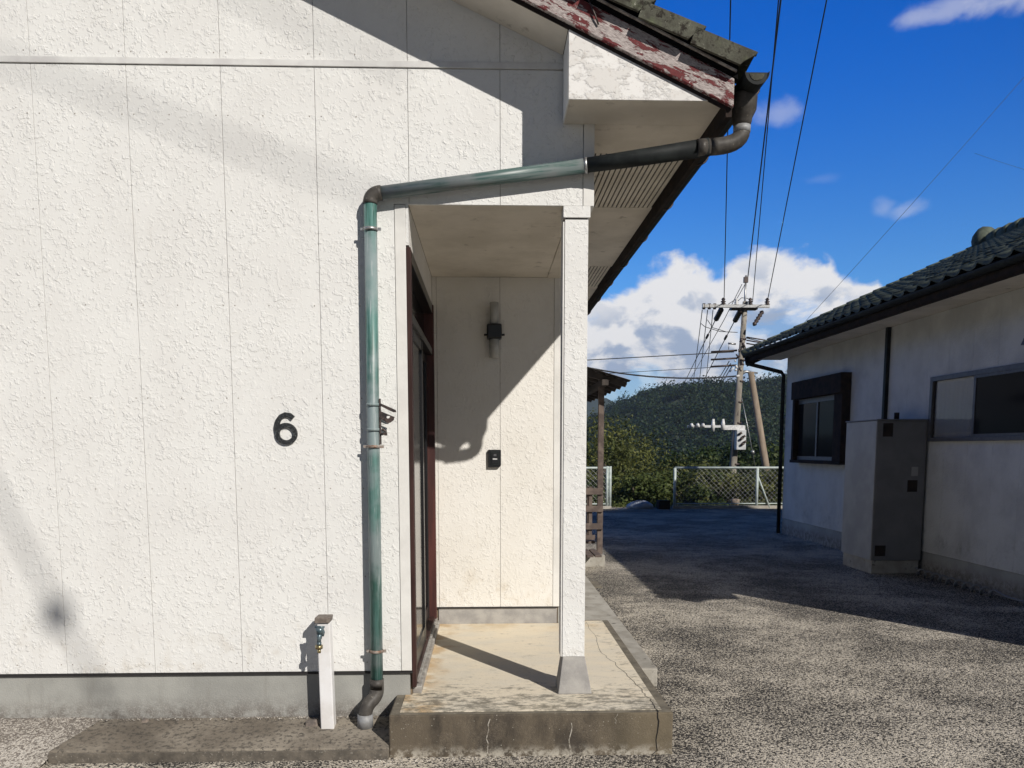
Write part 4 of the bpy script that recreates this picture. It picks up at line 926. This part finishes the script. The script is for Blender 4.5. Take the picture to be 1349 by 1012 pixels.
wt('vent_cap', MB().tube([(7.27, 5.80, 1.868), (7.27, 5.80, 1.96)], .03, 10), 'fascia')
# corrugated hose along the wall foot
pth = []
for i in range(150):
    y_ = 5.35 - i * .0105; pth.append((7.36 + .03 * math.sin(i * .42), y_, .05 + .04 * math.cos(i * .42)))
tag(obj('hose', MB().tube(pth + [(7.37, 3.6, .05), (7.38, 2.2, .05), (7.40, .3, .05)], .012, 6), 'hose'), 'coiled grey pipe lying along the foot of the shaded house wall', 'hose')

# ================================================================ timber lean-to on the far part of the white house
LT = thing('wooden_deck', 'brown timber deck with slatted roof and railing beyond the porch pillar', 'deck', (3.3, 7.5, 0))
def lt(n_, mb, m, b=0, kind=None):
    o = obj(n_, mb, m, bevel=b, kind=kind); o.parent = LT; o.matrix_parent_inverse = Matrix.Translation((-3.3, -7.5, 0)); return o
for y_ in (6.27, 9.1): lt('post', MB().box(3.635, 3.705, y_, y_ + .07, .0, 2.42), 'wood_grey', .003)
lt('post', MB().box(3.50, 3.56, 6.29, 6.35, .33, 1.03), 'wood_grey')
rf = lambda x: 2.500 - .30 * (x - 3.45)
for i in range(9):
    y_ = 6.0 + i * .42
    lt('rafter', MB().prism([(2.76, rf(2.76) - .10), (3.93, rf(3.93) - .075), (3.95, rf(3.95) - .03), (3.93, rf(3.93) - .012), (2.76, rf(2.76) - .012)], y_, y_ + .05), 'wood_dark')
lt('beam', MB().box(3.63, 3.71, 5.95, 9.45, 2.30, 2.37), 'wood_dark')
for i in range(8):
    x_ = 2.80 + i * .145; lt('purlin', MB().prism([(x_, rf(x_) - .011), (x_ + .05, rf(x_ + .05) - .011), (x_ + .05, rf(x_ + .05) + .005), (x_, rf(x_) + .005)], 5.9, 9.5), 'wood_dark')
m_ = MB(); n_ = 62
vs = []
for i in range(n_ + 1):
    for x_ in (2.76, 3.98): vs.append((x_, 5.88 + 3.65 * i / n_, rf(x_) + .014 + .008 * math.sin(i * 1.9)))
m_.add(vs, [(2 * i, 2 * i + 1, 2 * i + 3, 2 * i + 2) for i in range(n_)], True)
o = lt('roof_sheet', m_, 'wood_dark'); sm_ = o.modifiers.new('s', 'SOLIDIFY'); sm_.thickness = .006
for z0, z1 in ((.93, 1.012), (.706, .785), (.478, .557)): lt('rail', MB().box(2.78, 3.70, 6.235, 6.265, z0, z1), 'wood_grey', .002)
for x_ in (2.95, 3.12, 3.29, 3.52): lt('slat', MB().box(x_, x_ + .045, 6.27, 6.288, .34, 1.03), 'wood_grey')
lt('rail', MB().box(2.78, 3.60, 6.235, 6.265, .345, .405), 'wood_grey')
for i in range(9): lt('deck_board', MB().box(2.76, 3.62, 6.37 + i * .14, 6.50 + i * .14, .28, .31), 'wood_grey')
for i in range(6): lt('deck_board', MB().box(3.02 + .1 * i, 3.10 + .1 * i, 5.6, 6.22, .20 - .00 * i, .225), 'wood_grey')
tag(obj('footing_block', MB().box(3.33, 3.72, 6.15, 6.42, 0, .15), 'concrete_old', bevel=.006), 'small pale concrete block under the timber deck post', 'block')

# ================================================================ fences
def fence(name, label, x0, x1, y_, posts, brace=None, zt=1.03, tall_end=False):
    F = thing(name, label, 'fence', ((x0 + x1) / 2, y_, 0), 'chain link fences at the back of the yard')
    pm = Matrix.Translation((-(x0 + x1) / 2, -y_, 0))
    def fp(n_, mb, m, kind=None):
        o = obj(n_, mb, m, kind=kind); o.parent = F; o.matrix_parent_inverse = pm; return o
    fp('kerb', MB().box(x0 - .05, x1 + .05, y_ - .06, y_ + .06, 0, .07), 'concrete_old')
    for px in posts: fp('post', MB().tube([(px, y_, .0), (px, y_, zt + (.04 if tall_end else .0))], .036, 10), 'fence_paint')
    fp('rail', MB().tube([(x0, y_, zt), (x1, y_, zt)], .028, 8), 'fence_paint'); fp('rail', MB().tube([(x0, y_, .12), (x1, y_, .12)], .016, 8), 'fence_paint')
    m_ = MB(); pt = .125; hh = zt - .14; n_ = int((x1 - x0 + hh) / pt)
    for i in range(n_ + 1):
        for sgn in (1, -1):
            a = x0 - hh + i * pt; b = a + hh; za, zb = .13, .13 + hh
            aa, bb = max(a, x0), min(b, x1)
            if bb - aa < .02: continue
            z1_, z2_ = za + (aa - a), za + (bb - a)
            if sgn < 0: z1_, z2_ = zb - (aa - a), zb - (bb - a)
            m_.tube([(aa, y_ + .012 * sgn, z1_), (bb, y_ + .012 * sgn, z2_)], .0032, 4, False)
    fp('mesh', m_, 'galv', 'stuff')
    if brace:
        for (a, b) in brace: fp('brace', MB().tube([(a, y_, zt - .18), (b, y_ - .05, .02)], .022, 8), 'fence_paint')
fx = lambda px, y_=16.3: CX + (px - 641.5) / 1075 * (y_ - CY)
fence('fence', 'long pale chain link fence in front of the utility pole', fx(890), fx(1100), 16.3, [fx(890), fx(1000), fx(1030), fx(1098)], [(fx(1000), fx(1017))])
fence('fence', 'short chain link fence panel seen just past the wooden porch post', fx(700), fx(803), 16.3, [fx(700), fx(800), fx(804)], None, 1.03, True)
tag(obj('block', MB().box(fx(866), fx(881), 16.0, 16.3, 0, .22), 'fascia', bevel=.01), 'small dark box standing in the gap between the two fences', 'box')
m_ = MB(); loft(m_, [[(fx(846) + r_ * 1.4 * math.cos(2 * math.pi * j / 12) + .03 * math.sin(j * 3), 16.45 + r_ * math.sin(2 * math.pi * j / 12), z_ + .02 * math.sin(j * 2.1)) for j in range(12)] for z_, r_ in ((0, .25), (.09, .23), (.15, .16), (.19, .05))])
tag(obj('plastic_sheet', m_, 'sheet'), 'crumpled pale blue sheet on the ground left of the dark box', 'plastic sheet')
m_ = MB(); loft(m_, [[(fx(979) + r_ * math.cos(2 * math.pi * j / 10), 16.75 + r_ * math.sin(2 * math.pi * j / 10), z_) for j in range(10)] for z_, r_ in ((0, .10), (.2, .13), (.22, .02))])
tag(obj('pot', m_, 'pole_brown'), 'brown plant pot behind the long fence, right of the utility pole', 'pot')

# ================================================================ utility pole
PT = 28.; k1 = PT / 1075
def at(px, py, t_=PT): return Vector((CX + (px - 641.5) / 1075 * t_, CY + t_, CZ + (590.5 - py) / 1075 * t_))
base = at(966, 690); base.z = float(land(np.array(base.x), np.array(base.y)))
UP = thing('utility_pole', 'concrete utility pole with crossarm, insulators and white transformer box', 'utility pole', tuple(base))
def up(n_, mb, m, b=0, kind=None):
    o = obj(n_, mb, m, bevel=b, kind=kind); o.parent = UP; o.matrix_parent_inverse = Matrix.Translation(-base); return o
topP = at(977, 402)
up('pole', MB().tube([tuple(base - Vector((0, 0, .5))), tuple(at(966, 640)), tuple(topP)], [.145, .13, .088], 14), 'pole_conc')
for i in range(8):
    c_ = at(969 + i * .9, 640 - i * 27); up('band', MB().tube([tuple(c_), tuple(c_ + Vector((0, 0, .06)))], .145 - .005 * i, 12), 'dark_metal')
up('top_rod', MB().tube([tuple(at(976, 425)), tuple(at(977, 369))], .035, 8), 'galv')
up('top_rod', MB().box(at(976, 372).x - .05, at(976, 372).x + .09, at(976, 0).y - .05, at(976, 0).y + .05, at(0, 378).z, at(0, 371).z), 'dark_metal')
ca, cb = at(919, 409), at(1006, 410.5)
up('crossarm', MB().box(ca.x, cb.x, ca.y - .25, ca.y - .15, ca.z - .05, ca.z + .05), 'galv')
up('crossarm', MB().box(at(958, 0).x, at(992, 0).x, ca.y - .14, ca.y + .14, ca.z - .09, ca.z + .03), 'dark_metal')
def insul(p, m='dark_metal', s=1.):
    p = Vector(p); rg = []
    for z_, r_ in ((0, .03), (.03, .075), (.06, .035), (.09, .07), (.12, .03), (.15, .055), (.19, .02)): rg.append([(p.x + r_ * s * math.cos(2 * math.pi * j / 10), p.y + r_ * s * math.sin(2 * math.pi * j / 10), p.z + z_ * s) for j in range(10)])
    m_ = MB(); loft(m_, rg); return m_
for px in (946, 981, 1003): up('insulator', insul(at(px, 408) + Vector((0, -.2, 0)), 'dark', 1.3), 'dark_metal')
up('insulator', insul(at(963, 408) + Vector((0, -.2, 0)), 'w', 1.2), 'insulator')
for px in (921, 928, 935): up('insulator', MB().tube([tuple(at(px, 406) + Vector((0, -.2, 0))), tuple(at(px, 413) + Vector((0, -.2, 0)))], .055, 8), 'dark_metal')
# strain insulators leaving towards the next pole
def strain(p, q_, l1, r1=.06):
    p, q_ = Vector(p), Vector(q_); d = (q_ - p).normalized(); m_ = MB(); n_ = 5
    path = []; rr_ = []
    for i in range(n_ * 2 + 1): path.append(tuple(p + d * l1 * i / (n_ * 2))); rr_.append(r1 if i % 2 else r1 * .45)
    m_.tube(path, rr_, 8); return m_
NP = Vector((-18, 150, 9.0))      # next pole, far down the valley
st_pts = [((945, 412), (898, 506)), ((970, 414), (921, 506)), ((1000, 414), (979, 448))]
for (a, b) in st_pts[:2]:
    p = at(*a) + Vector((0, -.1, 0)); q_ = at(b[0], b[1], 46.)
    up('strain_insulator', strain(p, q_, 1.7, .10), 'dark_metal'); up('strain_insulator', strain(p + (q_ - p) * .24, q_, .8, .05), 'dark_metal')
p = at(1000, 414); q_ = at(979, 448, 27.2); up('strain_insulator', strain(p, q_, .8, .08), 'dark_metal')
# service racks (short arms) and their brackets
for py in (466, 476, 485): up('side_arm', MB().tube([tuple(at(934, py)), tuple(at(968, py - 2))], .032, 6), 'dark_metal')
for py in (450, 454, 458): up('side_arm', MB().tube([tuple(at(980, py - 3)), tuple(at(1012, py + 2))], .022, 6), 'dark_metal')
up('side_arm', MB().tube([tuple(at(956, 455)), tuple(at(966, 456))], .03, 6).tube([tuple(at(957, 455)), tuple(at(957, 463))], .012, 6), 'galv')
rd = random.Random(21)
for i in range(16):
    a = at(966 + rd.uniform(-4, 12), rd.uniform(448, 500)) + Vector((0, -.2, 0)); up('clamp', MB().tube([tuple(a), tuple(a + Vector((rd.uniform(-.15, .15), rd.uniform(-.1, .1), rd.uniform(-.15, .1))))], rd.uniform(.02, .05), 7), rd.choice(['dark_metal', 'dark_metal', 'insulator']))
# lower arm with cut-outs and transformer
up('lower_arm', MB().box(at(903, 0).x, at(977, 0).x, base.y - .30, base.y - .20, at(0, 564).z, at(0, 561).z), 'transformer')
up('lower_arm', MB().box(at(950, 0).x, at(978, 0).x, base.y - .32, base.y - .18, at(0, 567).z, at(0, 561.5).z), 'insulator')
for px in (906, 914, 921): up('insulator', MB().tube([tuple(at(px, 562) + Vector((0, -.35, 0))), tuple(at(px + 3, 561) + Vector((0, -.35, 0)))], .075, 8), 'insulator')
for px, a, b in ((936, 553, 569), (949, 553, 567)): up('cutout', MB().tube([tuple(at(px, a) + Vector((0, -.3, 0))), tuple(at(px, (a + b) / 2) + Vector((0, -.3, 0))), tuple(at(px, b) + Vector((0, -.3, 0)))], [.04, .07, .05], 8), 'insulator')
a, b = at(966, 593), at(978.5, 567); up('transformer', MB().box(a.x, b.x, base.y - .42, base.y - .16, a.z, b.z), 'transformer', .02)
for i in range(5): c_ = at(968 + i * 1.5, 573 + (i * 7) % 17); up('bushing', MB().tube([tuple(c_ + Vector((0, -.45, 0))), tuple(c_ + Vector((.1, -.5, .06)))], .04, 7), 'dark_metal')
up('climbing_step', MB().tube([tuple(at(970, 634)), tuple(at(976, 634))], .012, 6), 'galv')
for i in range(3): up('guard', MB().tube([tuple(at(966 - .2 * i, 650 + i * 6)), tuple(at(966 - .2 * i, 653 + i * 6))], .155, 12), ('galv', 'dark_metal', 'galv')[i])
# leaning strut
sb = at(1024, 700); sb.z = float(land(np.array(sb.x), np.array(sb.y))) - .3; stp = at(987, 492)
tag(obj('strut_pole', MB().tube([tuple(sb), tuple(at(1012, 620)), tuple(stp)], [.145, .125, .10], 12), 'pole_brown'), 'brown wooden strut pole leaning towards the concrete utility pole', 'pole')
up('strut_bracket', MB().tube([tuple(at(970, 498)), tuple(at(980, 491)), tuple(stp)], .05, 8).tube([tuple(at(972, 490)), tuple(at(996, 493))], .03, 8), 'galv')
up('stay_wire', MB().tube([tuple(at(976, 525)), tuple(at(988, 575)), tuple(at(998, 620))], .012, 5).tube([tuple(at(992.4, 594)), tuple(at(993.4, 598))], .06, 8), 'galv')
# overhead lines
def wire(label, a, b, r, sag=0., group='overhead wires on the utility pole', n_=14):
    a, b = Vector(a), Vector(b); pts_ = [tuple(a + (b - a) * (i / n_) - Vector((0, 0, 4 * sag * (i / n_) * (1 - i / n_)))) for i in range(n_ + 1)]
    return tag(obj('power_line', MB().tube(pts_, r, 6), 'wire'), label, 'power line', group)
def over(px, py, pxt, t1=15.):
    """line from the arm passing over the yard, towards the pole behind the viewer"""
    a = at(px, py) + Vector((0, -.2, 0)); m_ = at(pxt, 0, t1); d = m_ - a
    return a, a + d * 2.4
for px, py, pxt, rr_, lab in ((947, 406, 947, .013, 'thin overhead line rising from the left end of the crossarm'), (977, 372, 1013.5, .017, 'heavier overhead line rising from the top of the pole'),
                              (984, 404, 1009.5, .012, 'thin overhead line just left of the heavier one, from the crossarm centre'), (1003, 404, 1074, .013, 'overhead line slanting right from the right end of the crossarm')):
    a, b = over(px, py, pxt); wire(lab, a, b, rr_)
for i, (a, b) in enumerate(st_pts[:2]):
    wire(('dead end line running from the left strain insulator down to the hill', 'dead end line running from the middle strain insulator down to the hill')[i], at(*a), at(b[0] - 8, b[1] + 20, 60.), .018)
wire('jumper line leaving the right strain insulator behind the roof', at(979, 448, 27.2), at(1075, 470, 27.2), .015)
for i, (px, qx) in enumerate(((921, 910), (928, 918), (935, 927))):
    wire(('leftmost', 'middle', 'rightmost')[i] + ' of the three thin drop wires below the left end of the crossarm', at(px, 413), at(qx, 520, 44.), .014, group='three drop wires')
for i in range(3):
    wire(('leftmost', 'middle', 'rightmost')[i] + ' of three close lines descending left of the pole shaft', at(958 + 2 * i, 478 + 3 * i), at(928 + 4 * i, 530, 60.), .016, group='three close descending lines')
cpts = [at(920, 430), at(925, 434), at(945, 440), at(968, 441)]
up('jumper', MB().tube([tuple(c_) for c_ in cpts], .012, 5).tube([tuple(at(928, 425)), tuple(at(935, 435)), tuple(at(952, 440))], .012, 5).tube([tuple(at(955, 405)), tuple(at(966, 398)), tuple(at(976, 380))], .012, 5).tube([tuple(at(964, 404)), tuple(at(972, 397)), tuple(at(981, 398))], .012, 5), 'wire')
up('jumper', MB().tube([tuple(at(972, 380)), tuple(at(950, 425)), tuple(at(905, 506, 45.))], .012, 5), 'wire')
wire('upper side line reaching the pole from behind the pillar', at(700, 481), at(964, 466), .015)
wire('thick lower side line sagging to the pole from behind the pillar', at(700, 468), at(968, 497), .026, .35)
wire('faint side line between the upper and lower ones', at(700, 500, 34), at(966, 484, 30), .010)
# fine aerial wire crossing the sky above the grey house
p0, p1, p2 = at(1040, 445, 15.), at(1268, 215, 15.), at(1352, 100, 15.)
AW = wire('very thin aerial wire crossing the blue sky above the grey roof', p0, p2 + (p2 - p1) * .5, .0035, .05, 'thin aerial wires')
wire('short thin wire branching right from the long aerial wire', p1, p1 + (at(1360, 240, 15.) - p1) * 1.4, .0025, .02, 'thin aerial wires')
# service lines behind the viewer; they cast the soft streaks seen on the white wall
sdv = SUN / (-SUN.y)
def shadow_line(label, wa, wb, t_, r_, ext=1.2):
    a = Vector((wa[0], 0, wa[1])) + sdv * t_; b = Vector((wb[0], 0, wb[1])) + sdv * t_; d = (b - a)
    return tag(obj('power_line', MB().tube([tuple(a - d * ext), tuple(b + d * ext)], r_, 8), 'wire'), label, 'power line', 'service lines behind the viewer'), a, d
o, a, d = shadow_line('steep service line behind the viewer', (-.286, 1.26), (.227, .114), 11., .0125, .9)
c_ = Vector((-.036, 0, .666)) + sdv * 11.
m_ = MB(); n_ = 6; dn = d.normalized(); m_.tube([tuple(c_ + dn * (-.10)), tuple(c_ - dn * .05), tuple(c_), tuple(c_ + dn * .05), tuple(c_ + dn * .10)], [.02, .05, .064, .05, .02], 10)
tag(obj('line_insulator', m_, 'dark_metal'), 'round insulator threaded on the steep service line', 'insulator')
shadow_line('upper sloping service line behind the viewer', (.071, 3.323), (1.376, 2.876), 13., .010, .6)
shadow_line('highest sloping service line behind the viewer', (1.068, 3.684), (1.7, 3.42), 13., .010, .2)

# ================================================================ haze
hz_ = MB().box(-1200, 1200, -60, 1250, -10, 75)
m = bpy.data.materials.new('haze'); m.use_nodes = True; nt = m.node_tree; nt.nodes.clear()
vo = nt.nodes.new('ShaderNodeVolumePrincipled'); vo.inputs['Density'].default_value = .00027; vo.inputs['Color'].default_value = (.72, .84, 1, 1); vo.inputs['Anisotropy'].default_value = .2
oo = nt.nodes.new('ShaderNodeOutputMaterial'); nt.links.new(vo.outputs[0], oo.inputs['Volume']); MATS['haze'] = m
if True: obj('haze', hz_, 'haze', kind='stuff')
